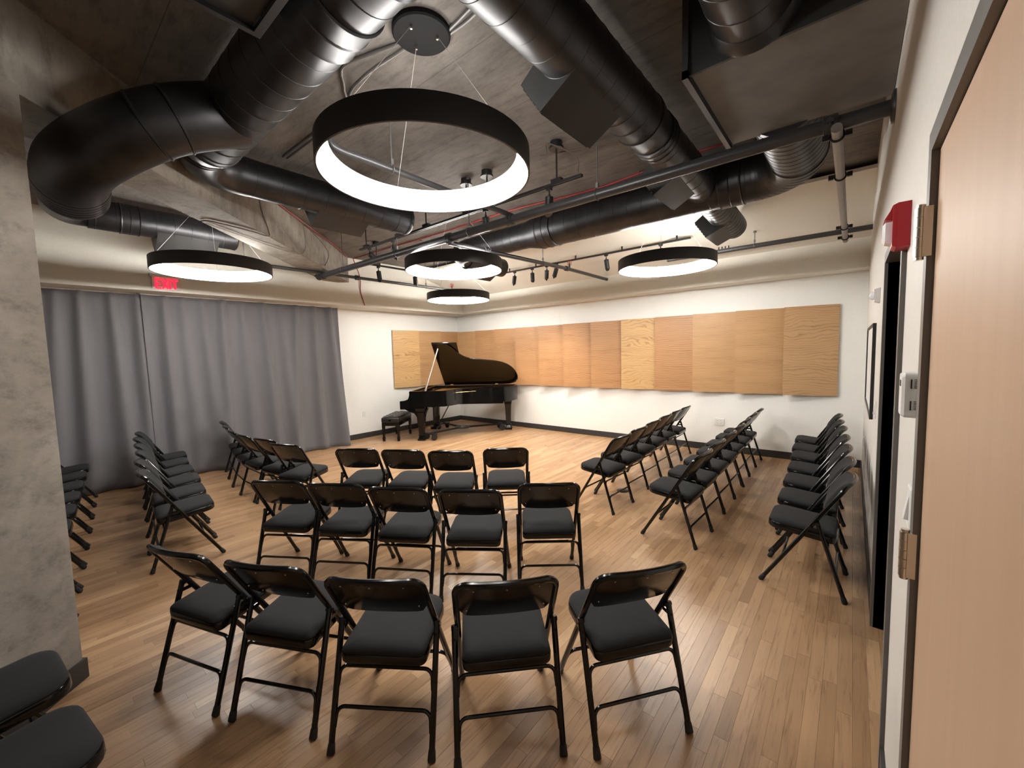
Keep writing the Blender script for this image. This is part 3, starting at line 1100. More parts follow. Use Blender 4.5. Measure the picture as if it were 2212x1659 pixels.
for x, aim, lab in ((-2.12, (.45, -.2, -.8), 'black tilted track spotlight above the right-hand ring lamp'),
                    (-2.96, (.08, .15, -1), 'black track spotlight alone in the middle of the soffit track'),
                    (-3.87, (-.42, .1, -.9), 'black track spotlight tilted left beside the branch pipe'),
                    (-4.07, (-.15, .1, -1), 'black track spotlight hanging between two others on the soffit track'),
                    (-4.38, (-.05, .1, -1), 'black track spotlight left of the branch pipe, hanging straight'),
                    (-4.78, (-.3, .1, -1), 'black track spotlight next to the duct end at the left')):
    spot(lab, (x, 5.90, zt), aim, {-2.12: 4.5, -2.96: 2.2, -3.87: 3.2, -4.07: 3.2, -4.38: 2.5}.get(x, .5))

# ================================================================== WALL PANELS
PZ0, PZ1 = .950, 2.185
nP = 12
vseq = [1, 0, 0, 0, 0, 0, 0, 2, 0, 1, 1, 3]
for i in range(nP):
    x0 = -7.46 + i * .61
    w = .608
    mb = MB()
    # left edge stands out from the wall, right edge close to it
    fo, fi = .135, .032
    poly = [(-w / 2, -fo), (w / 2, -fi), (w / 2, -fi + .018), (-w / 2, -fo + .018)]
    mb.prism(poly, PZ0, PZ1)
    t = thing('wall_panel', '', 'panel', (x0 + w / 2, YB, 0), 0, 'oak panels on the back wall')
    mb.build('veneer_board', M['doorwood'] if False else VEN[vseq[i]], t)
    mb = MB()
    for z in (PZ0 + .15, PZ1 - .15):
        mb.prism([(-w / 2 + .04, -fo + .026), (w / 2 - .04, -fi + .0125), (w / 2 - .04, -.0005), (-w / 2 + .04, -.0005)], z - .03, z + .03)
    mb.build('wall_batten', M['subfloor'], t)
    if i == 0:
        lab = 'oak wall panel on the back wall, first beside the corner'
    elif i == nP - 1:
        lab = 'oak wall panel at the right end of the back wall run'
    elif i == 7:
        lab = 'golden flame-figured oak wall panel, eighth from the corner on the back wall'
    else:
        lab = 'oak wall panel on the back wall, %s from the corner' % ORD[i]
    t['label'] = lab
for i, (y0, v) in enumerate(((5.13, 2), (5.77, 1), (6.40, 0))):
    w = .63
    mb = MB()
    poly = [(.040, 0), (.120, w), (.102, w), (.022, 0)]
    mb.prism(poly, PZ0, PZ1 + .01)
    t = thing('wall_panel', ('oak wall panel left of the piano lid, nearest the curtain', 'oak wall panel on the left wall, middle of three behind the piano',
                             'oak wall panel on the left wall, against the corner')[i], 'panel', (XL, y0, 0), 0, 'oak panels on the left wall')
    # veneer grain is mapped along local x: turn the panel into the wall plane
    o = mb.build('veneer_board', VEN[v], t)
    mb = MB()
    for z in (PZ0 + .15, PZ1 - .15):
        mb.prism([(.0005, .04), (.0265, .04), (.096, w - .04), (.0005, w - .04)], z - .03, z + .03)
    mb.build('wall_batten', M['subfloor'], t)

# ================================================================== CURTAINS
def curtain(label, y0, y1, ph, xoff):
    t = thing('curtain', label, 'curtain', (XL, y0, 0), 0, 'grey stage curtains')
    nY = int((y1 - y0) * 120)
    nZ = 30
    top = SOF - .03
    rows = []
    r_ = random.Random(ph)
    folds = []
    y = 0.0
    while y < (y1 - y0) + .4:
        folds.append((y, .5 + r_.random(), r_.uniform(-.13, .13)))
        y += r_.uniform(.20, .30)
    bm = MB()
    for k in range(nZ + 1):
        fz = k / nZ                      # 0 bottom .. 1 top
        z = .012 + (top - .012) * fz
        row = []
        for i in range(nY + 1):
            s = (y1 - y0) * i / nY
            xx = 0.0
            spread = (1 - fz) ** .8
            for (c, a, lean) in folds:
                cc = c + lean * (1 - fz) * 1.2
                wdt = .045 + .065 * spread
                xx += a * math.exp(-((s - cc) / wdt) ** 2)
            amp = .055 + .075 * spread
            xx = amp * xx + .010 * math.sin(s * 9 + ph) * spread
            if fz < .06:
                xx += .02 * (1 - fz / .06) * math.sin(s * 14 + ph)
            row.append((.17 + xoff + xx, s + .04 * spread * math.sin(s * 3.1 + ph), z + (.004 * math.sin(s * 11 + ph) if k == 0 else 0)))
        rows.append(row)
    bm.loft(rows, (False, False), True, closed=False)
    o = bm.build('cloth', M['curtain'], t, sharp=80)
    sol = o.modifiers.new('thickness', 'SOLIDIFY')
    sol.thickness = .006
    # pinch-pleat heading tape and track
    mb = MB(); mb.b2((.16 + xoff, 0, top - .0), (.215 + xoff, y1 - y0, SOF - .012))
    mb.build('curtain_track', M['white'], t)
    return t


curtain('grey floor-length curtain hanging from the soffit, right panel next to the piano wall', 1.10, 3.84, 3, .06)
curtain('grey floor-length curtain hanging from the soffit, left panel beside the column', -1.70, 1.22, 11, .02)

# ================================================================== FOLDING CHAIR
def build_chair(label, group):
    t = thing('folding_chair', label, 'chair', (0, 0, 0), 0, group)
    HF = .772

    def lx(z):
        return .235 - .47 * z / HF
    dirv = Vector((-.47, 0, HF)).normalized()
    nrm = Vector((-dirv.z, 0, dirv.x))          # pointing backwards-down
    YF_, YR_ = .202, .215
    ro = .0130
    ZPIV = .475
    # front legs
    for s_ in (-1, 1):
        mb = MB(); mb.tube([(lx(.02), s_ * YF_, .02), (lx(ZPIV), s_ * YF_, ZPIV)], ro, 10)
        lg = mb.build('leg', M['blackmetal'], t)
        mb = MB(); mb.tube([(lx(0) + .003, s_ * YF_, .0), (lx(.004), s_ * YF_, .004), (lx(.035), s_ * YF_, .035), (lx(.045), s_ * YF_, .045)], [.015, .0175, .0150, .0125], 10)
        mb.build('foot_cap', M['rubber'], lg)
    # rear legs
    rt = Vector((-.130 + .235 - .2375, 0, .505))
    for s_ in (-1, 1):
        top = Vector((-.235 + .155, s_ * YR_, .50))
        foot = Vector((-.235, s_ * YR_, 0))
        dd = (top - foot)
        mb = MB(); mb.tube([foot + dd * .04, top], ro, 10)
        lg = mb.build('leg', M['blackmetal'], t)
        mb = MB(); mb.tube([foot + Vector((-.002, 0, 0)), foot + dd * .008, foot + dd * .07, foot + dd * .09], [.015, .0175, .0150, .0125], 10)
        mb.build('foot_cap', M['rubber'], lg)
        # hinge bracket between front tube and rear leg
        mb = MB()
        a, b = Vector((lx(.455), s_ * .2145, .455)), Vector((-.235 + .155 * .44 / .5, s_ * .2145, .440))
        mb.box((a + b) / 2, ((a - b).length + .02, .006, .018))
        mb.cyl((top.x, s_ * .200, .488), (top.x, s_ * .229, .488), .011, 10)
        mb.cyl((lx(.455), s_ * .198, .455), (lx(.455), s_ * .2205, .455), .008, 8)
        mb.build('hinge_bracket', M['blackmetal'], t)
    # stretchers: two between the rear legs, one between the front legs, ends bent into the legs
    def bent(x0f, z, yy, r_=.0082):
        e, rr_ = yy, .035
        pts = [(x0f(z - .075), -e + .007, z - .075), (x0f(z - .045), -e + .0095, z - .045)]
        for i in range(6):
            a = R(90) * i / 5
            zz = z - rr_ + rr_ * math.sin(a)
            pts.append((x0f(zz), -e + .010 + rr_ - rr_ * math.cos(a), zz))
        full = pts + [(p[0], -p[1], p[2]) for p in reversed(pts)]
        m_ = MB(); m_.tube(full, r_, 8)
        return m_
    rx = lambda z: -.235 + .155 * z / .50
    for z in (.318, .170):
        bent(rx, z, YR_).build('stretcher', M['blackmetal'], t)
    bent(lx, .205, YF_).build('stretcher', M['blackmetal'], t)
    # back frame: bowed loop of tube above the pivots
    P0 = Vector((lx(ZPIV), 0, ZPIV))
    tmax = (HF - .012 - ZPIV) / dirv.z
    rc = .055

    def bow(y):
        return .032 * max(0, 1 - (y / .185) ** 2)

    def bp(y, tt, off=0.0):
        k = min(1, max(0, (tt - .08) / .08))
        cr = .012 * max(0, 1 - (y / .185) ** 2) * min(1, max(0, (tt - .20) / .10))
        return P0 + dirv * (tt + cr) + Vector((-bow(y) * k, y, 0)) + nrm * off
    pts = [bp(-YF_, tt) for tt in (0, .06, .12, .18)]
    pts += [bp(-YF_ + rc - rc * math.cos(a), tmax - rc + rc * math.sin(a)) for a in [R(90) * i / 6 for i in range(7)]]
    pts += [bp(y, tmax) for y in [-.12 + .03 * i for i in range(9)]]
    pts += [bp(YF_ - rc + rc * math.sin(a), tmax - rc + rc * math.cos(a)) for a in [R(90) * i / 6 for i in range(7)]]
    pts += [bp(YF_, tt) for tt in (.18, .12, .06, 0)]
    mb = MB(); mb.tube(pts, ro + .0005, 10)
    bf = mb.build('back_frame', M['blackmetal'], t)
    # back plate and cushion as curved slabs

    def slab(w, t0, t1, rcn, ff, fb, ny=17, nt=7):
        mb = MB()
        ys = [-w + 2 * w * i / (ny - 1) for i in range(ny)]
        F_, B_ = [], []
        for y in ys:
            e = max(0, abs(y) - (w - rcn))
            cut = rcn - math.sqrt(max(0, rcn * rcn - e * e))
            ta, tb = t0 + cut - .016 * (1 - (y / w) ** 2), t1 - cut
            F_.append([bp(y, ta + (tb - ta) * j / (nt - 1), ff(y / w, j / (nt - 1))) for j in range(nt)])
            B_.append([bp(y, ta + (tb - ta) * j / (nt - 1), fb(y / w, j / (nt - 1))) for j in range(nt)])
        loops = []
        for i in range(ny):
            loops.append(F_[i] + list(reversed(B_[i])))
        mb.loft(loops, (True, True), True)
        return mb
    tb0 = (.566 - ZPIV) / dirv.z
    edge = lambda u, v: min(1, (1 - abs(u)) * 9) ** .5 * min(1, min(v, 1 - v) * 4 + .0) ** .5
    slab(.192, tb0, tmax - .004, .045, lambda u, v: -.004, lambda u, v: .005, 17, 4).build('back_plate', M['blackmetal'], t, sharp=40)
    slab(.184, tb0 + .006, tmax + .010, .05, lambda u, v: -.006 - .026 * edge(u, v), lambda u, v: -.0045).build('back_cushion', M['fabric'], t, sharp=60)
    mb = MB()
    for y, tt in ((-.13, tmax - .035), (0, tmax - .032), (.13, tmax - .035), (-.16, tb0 + .045), (.16, tb0 + .045)):
        c = bp(y, tt, .005)
        mb.tube([c, c + nrm * .0018, c + nrm * .003], [.0045, .004, .001], 8)
    o = mb.build('rivet', M['rivet'], bf); o['kind'] = 'stuff'
    # seat pan and cushion, tilted
    seat_rot = Matrix.Rotation(R(-5.0), 3, 'Y')
    c0 = Vector((.012, 0, .402))

    def lp(w, d, r_, z):
        return [c0 + seat_rot @ Vector((x, y, z)) for x, y in rrect(w, d, r_, 5)]
    W_, D_ = .385, .372
    rs = (.085, .035, .035, .085)
    sm_ = lambda k: tuple(max(.005, v - k) for v in rs)
    mb = MB()
    mb.loft([lp(W_ - .03, D_ - .03, sm_(.015), -.030), lp(W_ - .006, D_ - .006, sm_(.003), -.028), lp(W_, D_, rs, -.022), lp(W_, D_, rs, .008), lp(W_ - .006, D_ - .006, sm_(.003), .013), lp(W_ - .02, D_ - .02, sm_(.01), .014)])
    mb.build('seat_pan', M['blackmetal'], t)
    mb = MB()
    prof = ((.012, .0125), (.004, .018), (.010, .026), (.030, .034), (.075, .0395), (.15, .043), (.26, .045))
    mb.loft([lp(W_ - e, D_ - e, sm_(min(e / 2, .08)), z) for e, z in prof])
    mb.build('seat_cushion', M['fabric'], t, sharp=70)
    return t


chairs = []          # (x, y, angle of facing in degrees, label, group)
g_r1 = 'first row of chairs facing the piano'
for i, (x, y, a) in enumerate(((-3.64, 1.995, 126), (-3.22, 2.22, 122), (-2.80, 2.446, 126), (-2.44, 2.813, 130.6))):
    f = Vector((math.cos(R(a)), math.sin(R(a))))
    chairs.append((x + .235 * f.x, y + .235 * f.y, a, 'black padded folding chair, %s from left in the row of four nearest the piano' % ORD[i], g_r1))
g_r2 = 'second row of chairs facing the piano'
for i, (x, y, a) in enumerate(((-3.19, 1.118, 122), (-2.77, 1.34, 122), (-2.33, 1.547, 121), (-1.89, 1.804, 125), (-1.539, 2.21, 129))):
    f = Vector((math.cos(R(a)), math.sin(R(a))))
    chairs.append((x + .235 * f.x, y + .235 * f.y, a, 'black padded folding chair, %s from left in the middle row of five facing the piano' % ORD[i], g_r2))
g_r3 = 'third row of chairs nearest the viewer'
for i, (x, y, a) in enumerate(((-2.437, .391, 109), (-1.945, .596, 116.7), (-1.447, .829, 124.5), (-1.009, 1.147, 136), (-.619, 1.549, 143.6))):
    f = Vector((math.cos(R(a)), math.sin(R(a))))
    chairs.append((x + .235 * f.x, y + .235 * f.y, a, 'black padded folding chair, %s from left in the large foreground row of five' % ORD[i], g_r3))
g_a = 'inner row of chairs on the right'
for i, (y, x) in enumerate(((3.925, -1.785), (4.425, -1.81), (4.94, -1.84), (5.45, -1.87), (5.905, -1.89), (6.39, -1.90))):
    chairs.append((x - .235, y, 177 + i * .6, 'black folding chair, %s from the viewer in the right block row beside the open floor' % ORD[i], g_a))
g_b = 'middle row of chairs on the right'
for i, (y, x) in enumerate(((3.655, -.93), (4.145, -.935), (4.645, -.94), (5.135, -.944), (5.605, -.96), (6.11, -.968), (6.57, -.97))):
    chairs.append((x - .235, y, 177.5 + i * .4, 'black padded folding chair, %s from the viewer in the right block middle row' % ORD[i], g_b))
g_c = 'row of chairs beside the right wall'
for i, (y, x) in enumerate(((3.455, .012), (3.945, .006), (4.45, -.012), (4.95, -.03), (5.48, -.055), (5.93, -.085), (6.47, -.105))):
    chairs.append((x - .235, y, 180, 'black padded folding chair, %s from the viewer in the row beside the right wall' % ORD[i], g_c))
g_d = 'forward row of chairs by the curtain'
for i, (x, y, a) in enumerate(((-4.48, 1.675, 110), (-4.98, 1.66, 101), (-5.475, 1.61, 91), (-5.92, 1.63, 84), (-6.39, 1.70, 80), (-6.86, 1.79, 79))):
    f = Vector((math.cos(R(a)), math.sin(R(a))))
    chairs.append((x + .235 * f.x, y + .235 * f.y, a, 'black padded folding chair, %s from right in the left row touching the curtain' % ORD[i], g_d))
g_e = 'rear row of chairs by the curtain'
for i, (x, y) in enumerate(((-4.345, .80), (-4.82, .858), (-5.317, .932), (-5.80, .985), (-6.30, 1.045), (-6.774, 1.125))):
    chairs.append((x, y, 83.5 - i * .4, 'black padded folding chair, %s from right in the left row nearer the column' % ORD[i], g_e))
g_f = 'last row of chairs behind the column'
for i, x in enumerate((-4.11, -4.58, -5.05, -5.53, -6.02, -6.53, -7.0)):
    yf = .135 - .115 * (x + 3.909)
    chairs.append((x + .03, yf - .25, 83.5, 'black padded folding chair mostly hidden behind the column, %s from its edge' % ORD[i], g_f))
g_g = 'chairs in front of the column'
chairs.append((-2.42, -.175, 96, 'black padded folding chair seat against the concrete column at lower left', g_g))
chairs.append((-1.925, -.13, 98, 'black padded folding chair seat cut by the bottom left corner of the view', g_g))
proto = build_chair(chairs[0][3], chairs[0][4])
for i, (x, y, a, lab, g) in enumerate(chairs):
    if i == 0:
        proto.location = (x, y, 0)
        proto.rotation_euler = (0, 0, R(a))
    else:
        copy_tree(proto, (x, y, 0), R(a), lab, g)

# ================================================================== GRAND PIANO
t = thing('grand_piano', 'black grand piano with raised lid in the far corner', 'piano', (-6.76, 5.405, 0), math.atan2(.592, .806))
ZB, ZT = .66, .962
# outline (u towards the tail, v towards the straight bass side)
bent_ = spline([(.40, -.72, 0), (.50, -.685, 0), (.60, -.56, 0), (.70, -.385, 0), (.84, -.27, 0), (1.12, -.20, 0), (1.40, -.145, 0), (1.60, -.05, 0), (1.735, .10, 0), (1.815, .30, 0), (1.825, .45, 0), (1.775, .57, 0), (1.66, .632, 0), (1.48, .65, 0)], 5)
bent_ = [(p[0], p[1]) for p in [Vector((a[0], a[1], 0)) if not isinstance(a, Vector) else a for a in bent_]]
outer = [(-.19, -.72)] + bent_ + [(-.19, .65)]


def inset(poly, d):
    out = []
    n = len(poly)
    for i in range(n):
        p0, p1, p2 = Vector((*poly[i - 1],)), Vector((*poly[i],)), Vector((*poly[(i + 1) % n],))
        e1, e2 = (p1 - p0).normalized(), (p2 - p1).normalized()
        n1, n2 = Vector((-e1.y, e1.x)), Vector((-e2.y, e2.x))
        b = (n1 + n2)
        b = b / max(.35, b.length_squared / 2) if b.length > 1e-6 else n1
        out.append(tuple(p1 + b * d))
    return out


inner = inset(outer, .045)
# rim ring
mb = MB()
lo_o = [(p[0], p[1], ZB) for p in outer]; hi_o = [(p[0], p[1], ZT) for p in outer]
lo_i = [(p[0], p[1], ZB + .02) for p in inner]; hi_i = [(p[0], p[1], ZT) for p in inner]
mb.loft([lo_i, lo_o, hi_o, hi_i, lo_i], (False, False), True)
mb.build('rim', M['piano'], t, sharp=30)
mb = MB(); mb.prism(inner, ZB + .03, ZB + .06)
mb.build('soundboard', M['subfloor'], t)
pl = inset(outer, .05)
pl = [p for p in pl if p[0] > .12]
pl = [(.10, -.665)] + pl[1:-1] + [(.10, .625)] if len(pl) > 3 else pl
mb = MB(); mb.prism(pl, ZT - .085, ZT - .07)
mb.build('iron_plate', M['gold'], t)
mb = MB()
for i in range(26):
    v_ = -.58 + i * .046
    ue = .45 + (1.15 * min(1, (i + 2) / 18.0))
    mb.cyl((.14, v_, ZT - .062), (min(ue, 1.60), v_ + .02, ZT - .062), .0016, 4)
o = mb.build('strings', M['brass'], t); o['kind'] = 'stuff'
# keyboard end: cheek arms with an S profile, key bed, keyslip, fallboard, keys
for v0, v1 in ((-.72, -.64), (.57, .65)):
    prof = [(-.38, ZB - .03), (-.19, ZB - .03), (-.17, ZB), (-.17, ZT), (-.185, ZT)]
    prof += [(-.19 - .03 * (1 - math.cos(a)) - .0, ZT - .05 - .10 * (a / R(90))) for a in [R(90) * i / 6 for i in range(7)]]
    prof += [(-.25, .80), (-.30, .783), (-.375, .778), (-.38, .77)]
    mb = MB(); mb.prism(prof, 0, 1, axis=1)
    mb.v = [(p[0], v0 + (v1 - v0) * p[1], p[2]) for p in mb.v]
    mb.build('cheek_arm', M['piano'], t)
mb = MB(); mb.b2((-.385, -.70, ZB - .045), (.10, .63, ZB - .0)); mb.b2((-.39, -.64, ZB), (-.365, .60, .735))
mb.build('key_bed', M['piano'], t)
mb = MB()
for i in range(52):
    v_ = -.61 + i * .0227
    mb.b2((-.36, v_ + .0006, .715), (-.215, v_ + .0221, .737))
o = mb.build('white_keys', M['key'], t); o['kind'] = 'stuff'
mb = MB()
for i in range(52):
    if i % 7 in (0, 2, 3, 5, 6):
        v_ = -.61 + i * .0227
        mb.b2((-.31, v_ + .017, .737), (-.215, v_ + .028, .749))
o = mb.build('black_keys', M['piano'], t); o['kind'] = 'stuff'
mb = MB(); mb.prism([(-.215, .73), (-.20, .73), (-.165, .90), (-.18, .90)], -.64, .60, axis=1); mb.b2((-.20, -.64, ZT - .06), (.10, .60, ZT - .04))
mb.build('fallboard', M['piano'], t)
mb = MB()
mb.prism([(-.10, ZT - .03), (-.085, ZT - .03), (.10, ZT + .028), (.095, ZT + .04)], -.45, .42, axis=1)
mb.build('music_desk', M['desk'], t)
# lid, hinged on the straight side and propped open 40 degrees
TH = R(40)
VH = .652
lidm = Matrix.Translation((0, VH, ZT + .004)) @ Matrix.Rotation(-TH, 4, 'X')
lid_out = [(.20, -.735)] + [(p[0] + .012, p[1] - .012 if p[1] < .3 else p[1] + .004) for p in bent_] + [(.20, .652)]
mb = MB(); mb.prism(lid_out, .0, .020)
mb.v = [tuple(lidm @ Vector((p[0], p[1] - VH, p[2]))) for p in mb.v]
mb.build('lid', M['pianoin'], t)
mb = MB(); mb.prism([(.195, -.74), (.69, -.73), (.69, .60), (.195, .64)], .0215, .040)
mb.v = [tuple(lidm @ Vector((p[0], p[1] - VH, p[2]))) for p in mb.v]
fl = mb.build('front_lid_flap', M['piano'], t)
for u_ in (.36, 1.36):
    mb = MB(); mb.box((u_, .640, ZT + .014), (.06, .018, .04)); mb.cyl((u_ - .03, .646, ZT + .014), (u_ + .03, .646, ZT + .014), .009, 8)
    mb.build('lid_hinge', M['brass'], t)
pt = lidm @ Vector((.30, -.60 - VH, .0))
mb = MB(); mb.tube([(.10, -.665, ZT - .05), (.13, -.66, ZT + .06), tuple(pt)], [.024, .017, .013], 8)
mb.build('lid_prop', M['steel'], t)
# underframe, legs, lyre
mb = MB()
mb.b2((.02, -.60, ZB - .05), (.12, .58, ZB + .03)); mb.b2((.10, -.06, ZB - .04), (1.55, .05, ZB + .03)); mb.b2((.10, .30, ZB - .04), (1.60, .40, ZB + .03))
mb.build('underframe', M['piano'], t)


def pleg(u_, v_, top):
    mb = MB()
    prof = [(.055, .10), (.058, .115), (.048, .125), (.050, .15), (.062, .45), (.070, top - .10), (.078, top - .09), (.078, top - .06), (.085, top - .05), (.095, top)]
    mb.loft([[(u_ + x, v_ + y, z) for x, y in rrect(2 * r_, 2 * r_, .006, 1)] for r_, z in prof], smooth=False)
    lg = mb.build('leg', M['piano'], t)
    mb = MB(); mb.loft([[(u_ + x, v_ + y, z) for x, y in rrect(2 * r_, 2 * r_, .012, 2)] for r_, z in ((.075, .004), (.075, .03), (.06, .045), (.045, .10))], smooth=False)
    mb.build('leg_foot', M['piano'], lg)
    return lg


pleg(0, -.62, ZB - .03); pleg(0, .60, ZB - .03); pleg(1.62, .38, ZB)
# shaped bracket spreading from the near front leg to the key bed
mb = MB()
br_ = [(-.30, ZB - .05), (.14, ZB - .05), (.085, ZB - .17), (.065, .30), (-.065, .30), (-.075, ZB - .20), (-.12, ZB - .13), (-.20, ZB - .10)]
mb.prism(br_, -.67, -.57, axis=1)
mb.build('leg_bracket', M['piano'], t)
mb = MB()
for v_ in (-.055, .055):
    mb.cyl((.10, v_, .16), (.10, v_, ZB - .04), .018, 10)
mb.b2((.04, -.13, .12), (.17, .13, .17)); mb.b2((.05, -.10, ZB - .09), (.16, .10, ZB - .05))
mb.cyl((.16, 0, .15), (.42, 0, ZB - .05), .010, 8)
ly = mb.build('pedal_lyre', M['piano'], t)
for v_ in (-.06, 0, .06):
    mb = MB(); mb.b2((-.06, v_ - .014, .125), (.05, v_ + .014, .135)); mb.build('pedal', M['brass'], ly)

# spider dolly under the piano
t = thing('piano_dolly', 'black steel three-arm spider dolly with rubber casters under the piano', 'dolly', (-6.76, 5.405, 0), math.atan2(.592, .806))
hub = Vector((.66, .10, .115))
mb = MB(); mb.tube([hub - Vector((0, 0, .012)), hub + Vector((0, 0, .012))], .155, 24)
mb.build('hub_plate', M['black'], t)
for (u_, v_) in ((.16, -.60), (.14, .58), (1.46, .36)):
    d_ = (Vector((u_, v_, .12)) - hub)
    mb = MB(); mb.tube([hub + d_ * .08, Vector((u_, v_, .125))], .02, 4)
    am = mb.build('arm', M['black'], t)
    pd = d_.normalized()
    for s_ in ((1, -.105), (1, .115)):
        side = Vector((-pd.y, pd.x, 0))
        c = Vector((u_, v_, .065)) + side * s_[1]
        mb = MB()
        mb.tube([c - side * .018, c - side * .014, c + side * .014, c + side * .018], [.050, .062, .062, .050], 22)
        w_ = mb.build('caster_wheel', M['rubber'], am)
        mb = MB(); mb.cyl(c - side * .026, c + side * .026, .014, 10); mb.box(c + Vector((0, 0, .052)) - side * .0, (.05, .05, .022))
    mb = MB(); mb.box((u_, v_, .118), (.09, .30, .02), Matrix.Rotation(math.atan2(pd.y, pd.x), 3, 'Z'))
    mb.build('cross_plate', M['black'], am)

# bench
t = thing('piano_bench', 'black tufted leather piano bench with square legs beside the keyboard', 'bench', (-7.052, 4.804, 0), math.atan2(.806, -.592))
BL, BW = .80, .36
mb = MB()
nx, ny = 40, 20
rows = []
for j in range(ny + 1):
    row = []
    for i in range(nx + 1):
        u_, v_ = i / nx, j / ny
        e = min(1, min(u_, 1 - u_) * 9) ** .5 * min(1, min(v_, 1 - v_) * 6) ** .5
        tuft = abs(math.sin(PI * (u_ * 5 + v_ * 2))) * abs(math.sin(PI * (u_ * 5 - v_ * 2))) if True else 0
        z = .455 + .045 * e * (.55 + .45 * tuft ** .5)
        row.append(((u_ - .5) * (BL - .02 + .02 * e), (v_ - .5) * (BW - .02 + .02 * e), z))
    rows.append(row)
mb.loft(rows, (False, False), True, closed=False)
mb.loft([[(x, y, z) for x, y in rrect(BL - k_, BW - k_, .03, 3)] for z, k_ in ((.365, .02), (.375, .0), (.450, .0), (.458, .012))], smooth=False)
mb.build('seat_cushion', M['leather'], t, sharp=80)
mb = MB(); mb.b2((-BL / 2 + .01, -BW / 2 + .01, .30), (BL / 2 - .01, BW / 2 - .01, .365))
mb.build('apron', M['piano'], t)
for sx in (-1, 1):
    for sy in (-1, 1):
        mb = MB()
        cx, cy = sx * (BL / 2 - .035), sy * (BW / 2 - .035)
        mb.loft([[(cx + x, cy + y, z) for x, y in rrect(2 * r_, 2 * r_, .003, 1)] for r_, z in ((.022, 0), (.022, .04), (.026, .05), (.026, .07), (.019, .08), (.026, .30))], smooth=False)
        mb.build('leg', M['piano'], t)
for sx in (-1, 1):
    mb = MB(); mb.cyl((sx * (BL / 2 - .002), 0, .415), (sx * (BL / 2 + .035), 0, .415), .020, 14)
    mb.build('adjustment_knob', M['piano'], t)

# ================================================================== SMALL THINGS ON THE WALLS
# exit sign on the left soffit
t = thing('exit_sign', 'edge-lit exit sign with red letters above the curtain', 'sign', (XS, 1.18, 2.585))
mb = MB(); mb.b2((.012, .0, .012), (.022, .30, .172)); mb.build('acrylic_plate', M['acrylic'], t)
mb = MB(); mb.b2((.001, -.02, .172), (.045, .32, .205)); mb.build('housing', M['white'], t)
mb = MB(); mb.b2((.001, .02, .02), (.0115, .28, .172)); mb.build('back_plate', M['slot'], t)


def bars(lst, y0, w):
    mb = MB()
    for (ya, za, yb, zb) in lst:
        a, b = Vector((.026, y0 + ya * w, .030 + za * .115)), Vector((.026, y0 + yb * w, .030 + zb * .115))
        d_ = b - a
        mb.box((a + b) / 2, (.006, d_.length + .012, .015), Matrix.Rotation(math.atan2(d_.z, d_.y), 3, 'X'))
    return mb.build('letter', M['exitred'], t)


bars([(0, 0, 0, 1), (0, 0, 1, 0), (0, .5, .85, .5), (0, 1, 1, 1)], .040, .045)
bars([(0, 0, 1, 1), (0, 1, 1, 0)], .108, .050)
bars([(.5, 0, .5, 1)], .172, .02)
bars([(0, 1, 1, 1), (.5, 0, .5, 1)], .208, .052)

# fire alarm strobe
t = thing('fire_alarm_strobe', 'red fire alarm horn strobe with clear lens beside the far doorway', 'alarm', (XR, 1.965, 1.972))
mb = MB()
mb.b2((-.034, -.050, .0), (-.0005, .050, .145))
mb.prism([(-.034, .0), (-.045, .006), (-.045, .140), (-.034, .145)], -.047, .047, axis=1)
mb.build('alarm_body', M['redplastic'], t)
mb = MB()
mb.loft([[(x_, y, z) for (y, z) in rrect(w_, h_, .006, 2, .012, zc_)] for x_, w_, h_, zc_ in ((-.045, .07, .075, .055), (-.062, .066, .068, .058), (-.070, .05, .045, .06))], smooth=False)
mb.build('strobe_lens', M['clear'], t)
mb = MB(); mb.prism([(-.045, .092), (-.066, .098), (-.052, .125), (-.045, .145)], -.03, .05, axis=1)
mb.build('lens_hood', M['redplastic'], t)

t = thing('ceiling_sensor', 'small white wall sensor with rounded lens past the far doorway', 'sensor', (XR, 3.85, 1.93))
mb = MB(); mb.prism([(-.0005, 0), (-.03, .01), (-.034, .09), (-.0005, .10)], -.06, .06, axis=1); mb.build('sensor_body', M['white'], t)
mb = MB(); mb.tube([(-.033, 0, .05), (-.045, 0, .05), (-.055, 0, .05), (-.06, 0, .05)], [.028, .026, .018, .003], 16); mb.build('sensor_lens', M['clear'], t)

t = thing('framed_board', 'narrow black framed notice board on the right wall', 'picture frame', (XR, 4.2, 1.06))
mb = MB()
BWD, BHT = 1.55, .745
mb.b2((-.022, 0, 0), (-.0005, BWD, .022)); mb.b2((-.022, 0, BHT - .022), (-.0005, BWD, BHT))
mb.b2((-.022, 0, .022), (-.0005, .022, BHT - .022)); mb.b2((-.022, BWD - .022, .022), (-.0005, BWD, BHT - .022))
mb.build('frame', M['black'], t)
mb = MB(); mb.b2((-.012, .022, .022), (-.002, BWD - .022, BHT - .022)); mb.build('sheet', M['paper'], t)


